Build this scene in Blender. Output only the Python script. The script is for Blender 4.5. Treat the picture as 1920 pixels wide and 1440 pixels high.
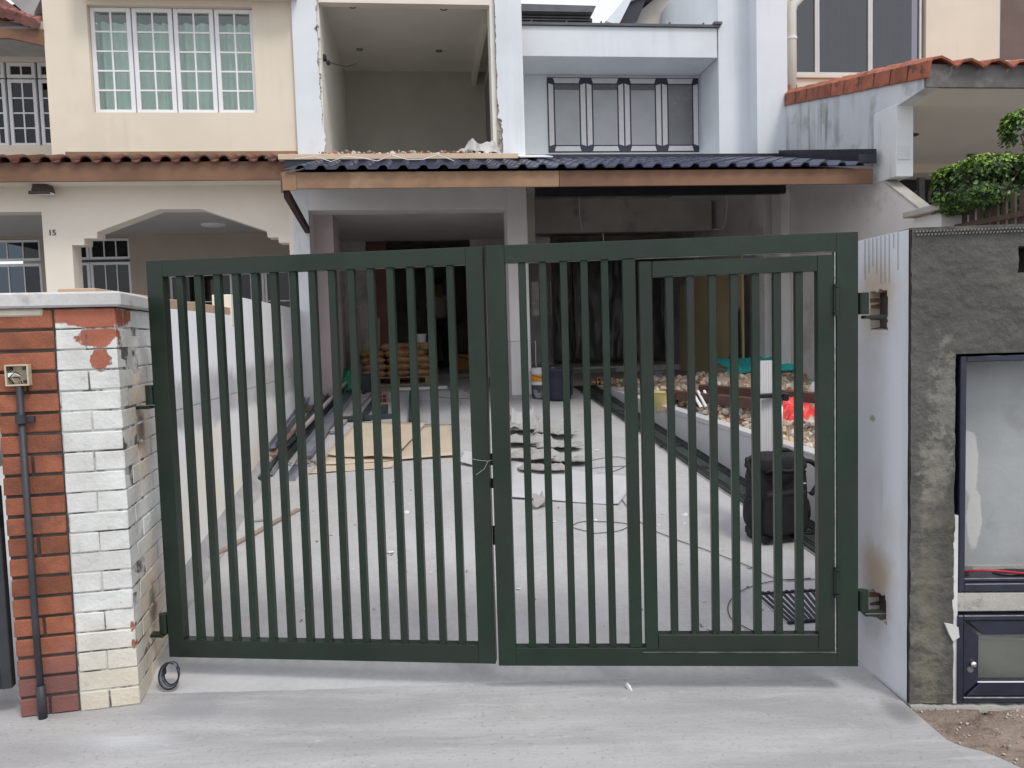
import bpy, bmesh, math, random
import numpy as np
from mathutils import Vector, Matrix, noise as mn
random.seed(7)
for o in list(bpy.data.objects): bpy.data.objects.remove(o)
SC = bpy.context.scene
C = SC.collection
PI = math.pi
# ------------------------------------------------------------------ camera
EYE = np.array([0, 0, 1.5]); FOC = 1440.0
R = np.array([[0.99956308, -0.02955746, 0.0], [-0.00194024, -0.06561421, 0.99784318], [-0.02949371, -0.9974072, -0.06564289]])
# the matrix above: rows are world X, up, forward ... reordered below to world x,y,z rows
X_, Y_, Z_ = None, None, None
_n = np.array([647., 21880., 1440.]); _up = -_n / np.linalg.norm(_n)
_fw = np.array([0, 0, 1.]); _Y = _fw - _up * _fw.dot(_up); _Y /= np.linalg.norm(_Y); _X = np.cross(_Y, _up)
if _X[0] < 0: _X = -_X
R = np.array([_X, _Y, _up])
cam = bpy.data.objects.new('camera', bpy.data.cameras.new('camera')); C.objects.link(cam)
cam.data.sensor_width = 36; cam.data.lens = 27; cam.data.clip_end = 2000; cam.data.clip_start = .05
cam.matrix_world = Matrix([[R[i][0], -R[i][1], -R[i][2], EYE[i]] for i in range(3)] + [[0, 0, 0, 1]])
SC.camera = cam
# ------------------------------------------------------------------ light
SUN_EL, SUN_AZ = math.radians(56), math.radians(143)     # azimuth clockwise from +Y
w = bpy.data.worlds.new('World'); SC.world = w; w.use_nodes = True
nt = w.node_tree; bg = nt.nodes['Background']
sky = nt.nodes.new('ShaderNodeTexSky'); sky.sky_type = 'NISHITA'; sky.sun_disc = False
sky.sun_elevation = SUN_EL; sky.sun_rotation = SUN_AZ; sky.air_density = 1.0; sky.dust_density = 3.0
mx = nt.nodes.new('ShaderNodeMixRGB'); mx.inputs[0].default_value = .72
mx.inputs[2].default_value = (9.6, 9.8, 10.3, 1)          # even bright cloud cover
nt.links.new(sky.outputs[0], mx.inputs[1]); nt.links.new(mx.outputs[0], bg.inputs[0]); bg.inputs[1].default_value = .1
sd = bpy.data.lights.new('sun', 'SUN'); sd.energy = 1.2; sd.angle = math.radians(14); sd.color = (1, .97, .92)
sun = bpy.data.objects.new('sun', sd); C.objects.link(sun)
dirv = Vector((math.sin(SUN_AZ) * math.cos(SUN_EL), math.cos(SUN_AZ) * math.cos(SUN_EL), math.sin(SUN_EL)))
sun.rotation_euler = dirv.to_track_quat('Z', 'Y').to_euler()
SC.view_settings.view_transform = 'Standard'; SC.view_settings.look = 'None'
SC.view_settings.exposure = 0.42; SC.view_settings.gamma = 1
SC.cycles.max_bounces = 10; SC.cycles.diffuse_bounces = 6; SC.cycles.transparent_max_bounces = 12

# ------------------------------------------------------------------ measuring helpers
def ray(px, py): return R @ np.array([(px - 960) / FOC, (py - 720) / FOC, 1.])
def onz(px, py, z):
    r = ray(px, py); return Vector(EYE + r * ((z - 1.5) / r[2]))
def onp(px, py, P0, N):
    r = ray(px, py); P0 = np.array(P0, float); N = np.array(N, float)
    return Vector(EYE + r * ((P0 - EYE).dot(N) / r.dot(N)))
SL = .136; RY = 3.2; PZ = .83; PYY = RY + PZ / SL
def rz(y): return min(max(0, SL * (y - RY)), PZ)
def ramp(px, py):
    r = ray(px, py); k = (1.5 + SL * RY) / (SL * r[1] - r[2]); p = EYE + r * k
    if p[1] > PYY: return onz(px, py, PZ)
    if p[1] < RY: return onz(px, py, 0)
    return Vector(p)
A = math.radians(6.2); HO = Vector((0, 9.3, 0)); HU = Vector((math.cos(A), math.sin(A), 0)); HV = Vector((-math.sin(A), math.cos(A), 0))
def hp(px, py, t=0.):
    p = onp(px, py, HO + HV * t, HV) - HO; return p.dot(HU), p.z
def sp(px, py, s):      # on the plane s = const of the house frame -> (t, z)
    p = onp(px, py, HO + HU * s, HU) - HO; return p.dot(HV), p.z
def hz(px, py, z):
    p = onz(px, py, z) - HO; return p.dot(HU), p.dot(HV)
def h2w(s, t, z): return HO + HU * s + HV * t + Vector((0, 0, z))
def w2h(p):
    q = p - HO; return q.dot(HU), q.dot(HV)

# ------------------------------------------------------------------ mesh builder
class MB:
    def __init__(s): s.v = []; s.f = []; s.mi = []
    def add(s, vs, fs, mi=0):
        n = len(s.v); s.v += [tuple(v) for v in vs]; s.f += [tuple(i + n for i in f) for f in fs]; s.mi += [mi] * len(fs)
        return s
    def box(s, x0, x1, y0, y1, z0, z1, M=None, mi=0):
        vs = [Vector((x, y, z)) for z in (z0, z1) for y in (y0, y1) for x in (x0, x1)]
        if M is not None: vs = [M @ v for v in vs]
        return s.add(vs, [(0, 2, 3, 1), (4, 5, 7, 6), (0, 1, 5, 4), (2, 6, 7, 3), (0, 4, 6, 2), (1, 3, 7, 5)], mi)
    def bar(s, a, b, w, h, mi=0, upv=(0, 0, 1)):
        a = Vector(a); b = Vector(b); d = (b - a); L = d.length; d.normalize()
        x = d.cross(Vector(upv))
        if x.length < 1e-4: x = Vector((1, 0, 0))
        x.normalize(); z = x.cross(d)
        M = Matrix.Translation(a) @ Matrix((x, d, z)).transposed().to_4x4()
        return s.box(-w / 2, w / 2, 0, L, -h / 2, h / 2, M, mi)
    def prism(s, pts, d0, d1, f=lambda a, b, d: (a, d, b), mi=0):   # pts in a plane, extruded
        n = len(pts); vs = [f(a, b, d0) for a, b in pts] + [f(a, b, d1) for a, b in pts]
        ar = sum(pts[i][0] * pts[(i + 1) % n][1] - pts[(i + 1) % n][0] * pts[i][1] for i in range(n))
        fs = [tuple(range(n)), tuple(range(2 * n - 1, n - 1, -1))] + [(i, i + n, (i + 1) % n + n, (i + 1) % n) for i in range(n)]
        if ar < 0: fs = [tuple(reversed(q)) for q in fs]
        return s.add(vs, fs, mi)
    def tube(s, pts, r, n=8, closed=False, mi=0, cap=True):
        pts = [Vector(p) for p in pts]; m = len(pts); vs = []; fs = []
        rr = r if isinstance(r, (list, tuple)) else [r] * m
        prev = None
        for i, p in enumerate(pts):
            if closed: d = pts[(i + 1) % m] - pts[i - 1]
            else: d = pts[min(i + 1, m - 1)] - pts[max(i - 1, 0)]
            d.normalize()
            if prev is None: x = d.cross(Vector((0, 0, 1)) if abs(d.z) < .9 else Vector((1, 0, 0)))
            else: x = prev - d * prev.dot(d)
            x.normalize(); prev = x; y = d.cross(x)
            vs += [p + x * (rr[i] * math.cos(2 * PI * k / n)) + y * (rr[i] * math.sin(2 * PI * k / n)) for k in range(n)]
        for i in range(m if closed else m - 1):
            j = (i + 1) % m
            fs += [(i * n + k, i * n + (k + 1) % n, j * n + (k + 1) % n, j * n + k) for k in range(n)]
        if cap and not closed: fs += [tuple(range(n - 1, -1, -1)), tuple(range((m - 1) * n, m * n))]
        return s.add(vs, fs, mi)
    def lathe(s, prof, n=24, M=None, mi=0):
        vs = []; m = len(prof)
        for r, z in prof: vs += [Vector((r * math.cos(2 * PI * k / n), r * math.sin(2 * PI * k / n), z)) for k in range(n)]
        if M is not None: vs = [M @ v for v in vs]
        fs = [(i * n + k, i * n + (k + 1) % n, (i + 1) * n + (k + 1) % n, (i + 1) * n + k) for i in range(m - 1) for k in range(n)]
        return s.add(vs, fs, mi)
    def grid(s, nu, nv, fn, mi=0, keep=None):
        vs = [fn(i / nu, j / nv) for j in range(nv + 1) for i in range(nu + 1)]
        fs = [(j * (nu + 1) + i, j * (nu + 1) + i + 1, (j + 1) * (nu + 1) + i + 1, (j + 1) * (nu + 1) + i) for j in range(nv) for i in range(nu)
              if keep is None or keep((i + .5) / nu, (j + .5) / nv)]
        return s.add(vs, fs, mi)
    def rock(s, c, r, sq=(1, 1, 1), mi=0, rot=None):
        vs, fs = ICO; k = random.random() * 99; out = []
        M = rot or Matrix.Rotation(random.random() * 6, 3, Vector((random.random(), random.random(), random.random() + .1)).normalized())
        for v in vs:
            q = v * (1 + .55 * mn.noise(v * 1.3 + Vector((k, k, k))))
            q = Vector((q.x * sq[0], q.y * sq[1], q.z * sq[2])); out.append(Vector(c) + (M @ q) * r)
        return s.add(out, fs, mi)
    def mesh(s, name, mat, smooth=False, bev=0, seg=1, recalc=False):
        me = bpy.data.meshes.new(name); me.from_pydata(s.v, [], s.f)
        mats = mat if isinstance(mat, (list, tuple)) else [mat]
        for m in mats: me.materials.append(m)
        if len(mats) > 1: me.polygons.foreach_set('material_index', s.mi)
        if bev or recalc:
            bm = bmesh.new(); bm.from_mesh(me)
            if recalc: bmesh.ops.recalc_face_normals(bm, faces=bm.faces)
            if bev:
                es = [e for e in bm.edges if len(e.link_faces) == 2 and e.calc_face_angle(0) > .5]
                bmesh.ops.bevel(bm, geom=es, offset=bev, segments=seg, affect='EDGES', profile=.5, clamp_overlap=True)
            bm.to_mesh(me); bm.free()
        if smooth: me.polygons.foreach_set('use_smooth', [True] * len(me.polygons))
        me.update(); return me
    def build(s, name, mat, parent=None, smooth=False, bev=0, seg=1, loc=None, rot=None, recalc=False):
        return link(name, s.mesh(name, mat, smooth, bev, seg, recalc), parent, loc, rot)
_b = bmesh.new(); bmesh.ops.create_icosphere(_b, subdivisions=1, radius=1)
ICO = ([v.co.copy() for v in _b.verts], [tuple(v.index for v in f.verts) for f in _b.faces]); _b.free()
def link(name, me, parent=None, loc=None, rot=None):
    o = bpy.data.objects.new(name, me); C.objects.link(o)
    if parent is not None: o.parent = parent
    if loc is not None: o.location = loc
    if rot is not None: o.rotation_euler = rot
    return o
def tag(o, label, cat, group=None):
    o['label'] = label; o['category'] = cat
    if group: o['group'] = group
    return o
def thing(name, label, cat, loc=(0, 0, 0), rotz=0, group=None):
    o = bpy.data.objects.new(name, None); C.objects.link(o); o.location = loc; o.rotation_euler = (0, 0, rotz)
    o.empty_display_size = .1
    return tag(o, label, cat, group)
def struct(o): o['kind'] = 'structure'; return o
def stuff(o): o['kind'] = 'stuff'; return o
def dup(o, parent=None, label=None):
    c = o.copy(); C.objects.link(c); c.parent = parent
    if label: c['label'] = label
    for ch in list(o.children):
        d = dup(ch, c)
    return c

# ------------------------------------------------------------------ materials
class NT:
    def __init__(s, name):
        s.m = bpy.data.materials.new(name); s.m.use_nodes = True; s.t = s.m.node_tree; s.p = s.t.nodes['Principled BSDF']
        s.geo = s.t.nodes.new('ShaderNodeNewGeometry'); s.P = s.geo.outputs['Position']
    def n(s, k, **kw):
        q = s.t.nodes.new(k)
        for a, b in kw.items(): setattr(q, a, b)
        return q
    def l(s, a, b): s.t.links.new(a, b)
    def put(s, i, val):
        if isinstance(val, bpy.types.NodeSocket): s.l(val, i)
        elif isinstance(val, (tuple, list)) and len(val) == 3 and i.type == 'RGBA': i.default_value = (*val, 1)
        else: i.default_value = val
    def math(s, op, a, b=0., c=None, clamp=False):
        q = s.n('ShaderNodeMath', operation=op, use_clamp=clamp); s.put(q.inputs[0], a); s.put(q.inputs[1], b)
        if c is not None: s.put(q.inputs[2], c)
        return q.outputs[0]
    def vm(s, op, a, b):
        q = s.n('ShaderNodeVectorMath', operation=op); s.put(q.inputs[0], a); s.put(q.inputs[1], b)
        return q.outputs['Value'] if op in ('LENGTH', 'DOT_PRODUCT') else q.outputs[0]
    def noise(s, scale, detail=4, rough=.55, vec=None, dist=0.):
        q = s.n('ShaderNodeTexNoise'); s.put(q.inputs['Scale'], scale); q.inputs['Detail'].default_value = detail
        q.inputs['Roughness'].default_value = rough; q.inputs['Distortion'].default_value = dist; s.l(vec or s.P, q.inputs['Vector']); return q.outputs[0]
    def mix(s, f, a, b, mode='MIX'):
        q = s.n('ShaderNodeMixRGB', blend_type=mode); s.put(q.inputs[0], f); s.put(q.inputs[1], a); s.put(q.inputs[2], b); return q.outputs[0]
    def ss(s, x, lo, hi):
        q = s.n('ShaderNodeMapRange', interpolation_type='SMOOTHSTEP'); s.put(q.inputs[0], x); q.inputs[1].default_value = lo; q.inputs[2].default_value = hi; return q.outputs[0]
    def blob(s, c, r, edge=.35, nz=.5, nsc=8):   # ragged patch around a world point
        d = s.vm('LENGTH', s.vm('DIVIDE', s.vm('SUBTRACT', s.P, tuple(c)), tuple(r)), (0, 0, 0))
        d = s.math('ADD', d, s.math('MULTIPLY', s.math('SUBTRACT', s.noise(nsc, 6, .65), .5), nz * 4))
        return s.ss(d, 1 + edge, 1 - edge)
    def bump(s, h, st=.3, dist=.01, prev=None):
        q = s.n('ShaderNodeBump'); q.inputs['Strength'].default_value = st; q.inputs['Distance'].default_value = dist; s.l(h, q.inputs['Height'])
        if prev: s.l(prev, q.inputs['Normal'])
        return q.outputs[0]
def mat(name, col, rough=.75, var=.12, scale=4., bump=.0, bscale=60., stain=None, streak=None, rand=0., metal=0., spec=.4, fine=.0, tint=None, extra=None, coat=0.):
    q = NT(name); c0 = tuple(x * (1 - var) for x in col); c1 = tuple(min(1, x * (1 + var)) for x in col)
    c = q.mix(q.ss(q.noise(scale, 6), .3, .7), c0, c1)
    if fine: c = q.mix(q.math('MULTIPLY', q.ss(q.noise(scale * 25, 3), .35, .65), fine), c, tuple(x * .55 for x in col))
    if tint: c = q.mix(q.math('MULTIPLY', q.ss(q.noise(tint[2], 3, vec=q.P), .4, .65), tint[1]), c, tint[0])
    if rand:
        oi = q.n('ShaderNodeObjectInfo'); f = q.math('ADD', q.math('MULTIPLY', oi.outputs['Random'], 2 * rand), 1 - rand)
        cmb = q.n('ShaderNodeCombineXYZ'); [q.l(f, cmb.inputs[i]) for i in range(3)]
        c = q.mix(1., c, cmb.outputs[0], 'MULTIPLY')
    if stain:   # (colour, amount, scale, threshold)
        c = q.mix(q.math('MULTIPLY', q.ss(q.noise(stain[2], 8, .65), stain[3], stain[3] + .12), stain[1]), c, stain[0])
    if streak:  # vertical dribbles (colour, amount, scale)
        v = q.vm('MULTIPLY', q.P, (streak[2], streak[2], streak[2] * .07))
        m = q.math('MULTIPLY', q.ss(q.noise(1, 5, .6, vec=v), .5, .72), q.ss(q.noise(1.2, 3), .4, .65))
        c = q.mix(q.math('MULTIPLY', m, streak[1]), c, streak[0])
    if extra:
        for e in extra:   # (centre, radius, colour, amount, edge, noise, nscale)
            c = q.mix(q.math('MULTIPLY', q.blob(e[0], e[1], e[4], e[5], e[6]), e[3]), c, e[2])
    q.l(c, q.p.inputs['Base Color']); q.p.inputs['Metallic'].default_value = metal
    q.p.inputs['Specular IOR Level'].default_value = spec; q.p.inputs['Coat Weight'].default_value = coat
    r = q.math('ADD', q.math('MULTIPLY', q.noise(scale * 3, 4), .25), rough - .125, clamp=True); q.l(r, q.p.inputs['Roughness'])
    if bump:
        h = q.math('ADD', q.noise(bscale, 6, .6), q.math('MULTIPLY', q.noise(bscale * .12, 3), 1.5))
        q.l(q.bump(h, bump, .004 if bump < .85 else .012), q.p.inputs['Normal'])
    return q.m
def glass(name, tint, refl=.12, rough=.02):
    q = NT(name); t = q.t; tr = q.n('ShaderNodeBsdfTransparent'); tr.inputs[0].default_value = (*tint, 1)
    gl = q.n('ShaderNodeBsdfGlossy'); gl.inputs['Roughness'].default_value = rough
    lw = q.n('ShaderNodeLayerWeight'); lw.inputs[0].default_value = .22
    f = q.math('ADD', q.math('MULTIPLY', lw.outputs['Fresnel'], .8), refl, clamp=True)
    ms = q.n('ShaderNodeMixShader'); q.l(f, ms.inputs[0]); q.l(tr.outputs[0], ms.inputs[1]); q.l(gl.outputs[0], ms.inputs[2])
    q.l(ms.outputs[0], t.nodes['Material Output'].inputs[0]); return q.m

WHITE = mat('white_render', (.70, .735, .77), .8, .04, 1.5, .12, 90, streak=((.42, .44, .43), .28, 7), stain=((.60, .63, .65), .35, .9, .5))
WHITE2 = mat('weathered_white', (.70, .72, .73), .85, .06, 2, .2, 60, stain=((.30, .33, .31), .35, 2.2, .57), streak=((.17, .2, .18), .6, 7))
BWALL = mat('boundary_white', (.72, .74, .78), .85, .05, 2, .15, 60, stain=((.70, .60, .45), .45, .9, .54))
CREAM = mat('cream_render', (.72, .64, .52), .85, .04, 1.0, .1, 90, streak=((.45, .38, .30), .16, 6), stain=((.66, .575, .475), .5, .8, .5))
CREAML = mat('cream_render_lower', (.76, .695, .60), .85, .04, 1.5, .1, 90, stain=((.5, .45, .38), .2, 3, .6))
GREYR = mat('raw_grey_render', (.54, .515, .485), .9, .12, 2, .25, 50, stain=((.17, .16, .155), .5, 1.3, .52))
MAUVE = mat('primer_mauve', (.62, .585, .575), .9, .06, 2, .15, 60)
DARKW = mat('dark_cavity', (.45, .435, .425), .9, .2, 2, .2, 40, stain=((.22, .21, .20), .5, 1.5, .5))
ROOMW = mat('room_paint', (.78, .76, .69), .9, .05, 1, .05, 60)
SOFF = mat('soffit_paint', (.50, .51, .53), .9, .05, 2)
CONC_ = mat('concrete_plain', (.50, .50, .515), .8, .07, 1.2, .22, 70, stain=((.36, .36, .38), .6, 1.1, .48), fine=.15, tint=((.56, .56, .575), .6, .7))
RAMPM = mat('concrete_ramp', (.44, .435, .435), .8, .08, 1.5, .2, 70, stain=((.37, .36, .355), .6, 1.6, .50), fine=.2, tint=((.52, .52, .53), .5, .8))
PORCH = mat('porch_concrete', (.36, .35, .34), .85, .1, 2, .2, 60, stain=((.25, .24, .23), .5, 2, .52))
CEMENT = mat('rough_cement', (.100, .098, .088), .85, .14, 3, .95, 35, stain=((.14, .135, .115), .35, 3.5, .58), fine=.3,
             extra=[((1.66, 2.96, 1.22), (.05, .3, .15), (.28, .275, .245), .4, .4, 1.1, 24), ((1.63, 2.96, .95), (.05, .3, .12), (.30, .29, .24), .5, .4, 1., 20),
                    ((1.60, 2.96, .35), (.05, .3, .5), (.24, .225, .17), .45, .5, .9, 22), ((1.66, 2.96, .6), (.09, .3, .3), (.07, .068, .058), .5, .5, .7, 7)])
SKIRT = mat('pale_skirting', (.42, .405, .37), .9, .16, 6, .8, 45, stain=((.12, .11, .09), .6, 8, .54), fine=.25)
BRICK = mat('red_brick', (.31, .108, .06), .85, .25, 9, .8, 120, stain=((.10, .055, .045), .6, 7, .58), rand=.22, fine=.45,
            extra=[((-1.85, 3.05, .02), (.9, .9, .22), (.20, .10, .10), .65, .4, .4, 6)])
MORTAR = mat('mortar', (.06, .052, .045), .95, .3, 12, .5, 80)
TAN = mat('tan_fascia', (.20, .108, .066), .75, .18, 2, .1, 60, stain=((.23, .12, .075), .55, 2.5, .56), fine=.1)
TAN2 = mat('fascia_timber', (.27, .165, .10), .75, .2, 3, .15, 60, stain=((.42, .29, .175), .6, 1.2, .5))
TILEB = mat('brown_roof_tile', (.13, .05, .035), .55, .25, 10, .3, 60, rand=.25, stain=((.05, .03, .025), .6, 6, .5))
TILER = mat('terracotta_tile', (.36, .115, .065), .7, .2, 8, .4, 60, rand=.22, stain=((.06, .045, .035), .75, 7, .53))
TILEN = mat('navy_roof_tile', (.066, .072, .118), .30, .15, 8, .15, 80, rand=.12, stain=((.16, .16, .19), .35, 9, .6), spec=.5)
METB = mat('black_flashing', (.03, .032, .042), .45, .15, 6, .1, 40, metal=.2)
METG = mat('grey_metal_roof', (.10, .10, .11), .5, .12, 5, .1, 40)
UPVC = mat('white_window_frame', (.78, .78, .79), .45, .02, 4)
GATE = mat('green_gate_paint', (.013, .028, .0175), .38, .25, 3, .12, 70, spec=.40, fine=.3, stain=((.10, .105, .09), .30, 18, .68), tint=((.022, .026, .022), .6, 2.2))
BLACKP = mat('black_plastic', (.018, .018, .02), .5, .2, 8)
BAG = mat('black_nylon', (.013, .013, .015), .75, .25, 12, .5, 300)
NAVYF = mat('navy_frame', (.022, .026, .045), .35, .2, 12, .1, 60, spec=.5, stain=((.4, .4, .42), .5, 30, .70))
G_GREEN = glass('green_glass', (.84, .91, .875), .06)
G_DARK = glass('dark_glass', (.22, .25, .28), .03)
G_BLUE = glass('tinted_glass', (.20, .20, .21), .10)
CURT = mat('pale_curtain', (.86, .88, .85), .9, .04, 5)
CURTG = mat('green_curtain', (.62, .72, .60), .9, .1, 5)

q = NT('concrete_apron')
band = q.noise(1, 5, .6, vec=q.vm('MULTIPLY', q.P, (.55, 3.6, 1)), dist=.6); arcs = q.noise(1, 3, .6, vec=q.vm('MULTIPLY', q.P, (2.2, 14, 1)), dist=1.5)
c = q.mix(q.ss(band, .36, .62), (.34, .335, .34), (.45, .445, .445))
c = q.mix(q.math('MULTIPLY', q.ss(arcs, .5, .75), .35), c, (.54, .54, .55)); c = q.mix(q.math('MULTIPLY', q.ss(q.noise(2.1, 7, .7), .52, .70), .5), c, (.34, .335, .335))
c = q.mix(q.math('MULTIPLY', q.ss(q.noise(55, 4, .7), .56, .68), .6), c, (.24, .235, .23)); c = q.mix(q.math('MULTIPLY', q.ss(q.noise(16, 6, .7), .62, .68), .30), c, (.64, .64, .64))
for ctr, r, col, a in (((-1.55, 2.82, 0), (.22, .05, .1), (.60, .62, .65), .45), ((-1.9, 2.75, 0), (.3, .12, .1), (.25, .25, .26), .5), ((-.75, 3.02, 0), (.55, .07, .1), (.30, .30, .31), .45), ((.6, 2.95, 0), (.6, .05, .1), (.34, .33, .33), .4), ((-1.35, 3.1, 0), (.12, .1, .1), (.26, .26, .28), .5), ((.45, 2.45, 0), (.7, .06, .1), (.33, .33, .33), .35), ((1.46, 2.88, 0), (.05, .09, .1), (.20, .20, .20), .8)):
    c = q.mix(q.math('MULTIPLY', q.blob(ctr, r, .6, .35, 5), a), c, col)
ve = q.n('ShaderNodeTexVoronoi', feature='DISTANCE_TO_EDGE'); ve.inputs['Scale'].default_value = .55; q.l(q.vm('ADD', q.P, (0, 0, 0)), ve.inputs['Vector'])
q.l(c, q.p.inputs['Base Color']); q.p.inputs['Specular IOR Level'].default_value = .3; q.l(q.math('ADD', q.math('MULTIPLY', q.noise(3, 4), .3), .6), q.p.inputs['Roughness'])
q.l(q.bump(q.math('ADD', q.noise(60, 6, .65), q.math('MULTIPLY', arcs, 1.2)), .45, .005), q.p.inputs['Normal']); CONC = q.m
# ------------------------------------------------------------------ ground
def gnoise(x, y): return .010 * mn.noise(Vector((x * .9, y * 1.6, 0))) + .004 * mn.noise(Vector((x * 4, y * 5, 3))) + .0022 * mn.noise(Vector((x * 15, y * 15, 3)))
m = MB(); m.add([(-400, -400, -.06), (400, -400, -.06), (400, 400, -.06), (-400, 400, -.06)], [(0, 1, 2, 3)])
SOIL = mat('brown_soil', (.29, .225, .185), .95, .25, 5, 1.0, 50, stain=((.11, .07, .05), .6, 6, .55), fine=.4)
struct(m.build('ground', mat('far_ground', (.22, .21, .20), .9, .1, .5)))
# dirt verge in front of the right wall
edge = [onz(x, y, 0) for x, y in ((1700, 1338), (1706, 1352), (1722, 1366), (1755, 1378), (1800, 1396), (1850, 1408), (1890, 1425), (1935, 1447), (2010, 1480), (2150, 1530))]
def ey(x):
    for a, b in zip(edge, edge[1:]):
        if a.x <= x <= b.x: return a.y + (b.y - a.y) * (x - a.x) / (b.x - a.x) + .012 * mn.noise(Vector((x * 14, 0, 0)))
    return edge[0].y if x < edge[0].x else edge[-1].y - (x - edge[-1].x) * .3
m = MB()
def fs(u, v):
    x = 1.4 + u * 2.2; y = 1.9 + v * 1.1
    n = mn.fractal(Vector((x * 9, y * 9, 0)), 1, 2, 4); c = abs(mn.noise(Vector((x * 3 + y * 2.2, y * 4 - x * 1.5, 5))))
    return (x, y, -.026 + .007 * n - (.02 if c < .05 else 0) + .02 * max(0, (y - 2.6)))
m.grid(150, 80, fs); struct(m.build('dirt_verge', SOIL, smooth=True))
m = MB()
for i in range(1100):
    x = random.uniform(1.5, 3.2); y = random.uniform(2.0, 2.96)
    if y < ey(x) + .01: continue
    m.rock((x, y, -.022 + .02 * max(0, y - 2.6)), random.choice((.002, .003, .003, .004, .006)), (1, 1, .7))
stuff(tag(m.build('pebbles', mat('pebble', (.40, .35, .31), .9, .35, 30)), 'small pale pebbles and grit lying on the brown dirt verge', 'pebbles'))
# concrete apron before the gate
m = MB(); NX, NY = 480, 150
def fa(u, v):
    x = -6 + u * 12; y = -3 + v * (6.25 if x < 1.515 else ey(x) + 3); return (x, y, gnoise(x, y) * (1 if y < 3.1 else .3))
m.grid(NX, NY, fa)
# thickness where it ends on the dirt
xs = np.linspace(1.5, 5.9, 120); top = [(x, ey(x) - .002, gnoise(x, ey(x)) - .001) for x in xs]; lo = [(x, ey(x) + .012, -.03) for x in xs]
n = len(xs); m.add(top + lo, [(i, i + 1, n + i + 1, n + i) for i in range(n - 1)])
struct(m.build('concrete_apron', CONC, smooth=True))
m = MB(); m.grid(60, 60, lambda u, v: (-4.5 + u * 9, 3.2 + v * (PYY - 3.2), SL * (v * (PYY - 3.2)) - .001 + .25 * gnoise(-4.5 + u * 9, v * 6 + 3)), keep=None)
struct(m.build('driveway', RAMPM, smooth=True))
m = MB(); m.grid(8, 8, lambda u, v: (-7 + u * 14, PYY + v * 14, PZ)); struct(m.build('porch_floor', PORCH))

# ------------------------------------------------------------------ house being renovated
hou = thing('terrace_house', 'terraced house under renovation with white walls, gutted upper room and navy tiled carport roof', 'house', HO, A)
LB = -.35
def wall(s0, s1, t0, t1, z0, z1, mt=WHITE, name='wall', p=hou, bev=0): return MB().box(s0, s1, t0, t1, z0, z1).build(name, mt, p, bev=bev)
# upper left bay: two columns with hacked edges
def jag(s, z, k, a=.022):
    return s + a * (mn.noise(Vector((k, z * 6, 0))) + .8 * mn.noise(Vector((k, z * 19, 7))) + .5 * (mn.noise(Vector((k, z * 45, 7)))))
RAWP = mat('broken_plaster', (.42, .37, .31), .95, .25, 12, 1., 40, stain=((.25, .15, .1), .5, 12, .6))
zz = np.arange(3.48, 6.01, .02)
cl0, cl1 = -2.355, -2.075
pts = [(cl0, 6.), (cl0, 3.48)] + [(jag(cl1 + (.05 if z < 4.2 else 0) * (1 - (z - 3.48) / .72) - .015, z, 1), z) for z in zz]
MB().prism(pts, LB, LB + .03).build('wall', WHITE, hou, recalc=True)
wall(cl0, cl1 - .015, LB + .03, .0, 3.48, 6, RAWP, 'column_core'); wall(cl1 - .015, cl1 + .012, LB + .05, -.0, 3.48, 6, ROOMW, 'column_lining')
c0, c1 = -.135, .195
pts = [(c1, 6.), (c1, 3.48)] + [(jag(c0 + (.03 if z > 3.95 else .075), z, 5, .018), z) for z in zz]
MB().prism(pts, LB, LB + .03).build('wall', WHITE, hou, recalc=True)
wall(c0 + .02, c1, LB + .03, .0, 3.48, 6, RAWP, 'column_core'); wall(c0 - .03, c0 + .02, LB + .05, 0, 3.48, 6, ROOMW, 'column_lining')
b = MB()
for i in range(60):
    z = random.uniform(3.5, 5.2); b.rock((random.choice((cl1 - .01, c0 + .04)) + random.uniform(-.012, .012), LB + .02, z), random.uniform(.008, .022), (1, .6, 1))
stuff(b.build('plaster_crumbs', RAWP, hou))
wall(-2.06, -.166, LB + .02, LB + .14, 5.215, 6, CREAML, 'lintel')
# upper room
wall(-2.36, .2, 0, 2.7, 5.42, 6.0, ROOMW, 'ceiling'); wall(-2.36, .2, 2.5, 2.6, 3.4, 5.42, mat('darker_rear_wall', (.46, .445, .40), .9, .08, 1.5, .1), 'rear_wall')  # rear wall in a darker tone than ceiling and side walls
wall(-2.36, -2.07, 0, 2.5, 3.4, 5.42, ROOMW, 'side_wall'); wall(.0, .2, 0, 2.5, 3.4, 5.42, ROOMW, 'side_wall')
wall(-.20, -.14, .2, 2.5, 5.22, 5.42, ROOMW, 'ceiling_beam')
wall(-.03, 0, .7, 2.2, 3.45, 5.1, mat('wardrobe_grey', (.22, .22, .22), .5), 'side_panel'); wall(-.11, -.04, 2.25, 2.3, 3.4, 4.3, DARKW, 'doorway')
wall(-2.36, .2, -.33, 2.7, 3.2, 3.44, GREYR, 'floor_slab')
for x, y in ((661, 12), (832, 16), (674, 92), (823, 95)):
    p = onz(x, y, 5.42); q = w2h(p); MB().lathe([(.045, 0), (.045, -.004), (.034, -.006), (.03, .03), (0, .03)], 16).build('downlight_hole', METB, hou, loc=(q[0], q[1], 5.416))
s_, z_ = hp(607, 112, -.1)
MB().tube([(s_, -.1, z_), (s_ + .05, -.12, z_ - .03), (s_ + .15, -.15, z_ - .07), (s_ + .26, -.16, z_ - .09), (s_ + .36, -.16, z_ - .06), (s_ + .40, -.16, z_ - .03)], .006, 6).build('loose_cable', BLACKP, hou, smooth=True)
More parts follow.
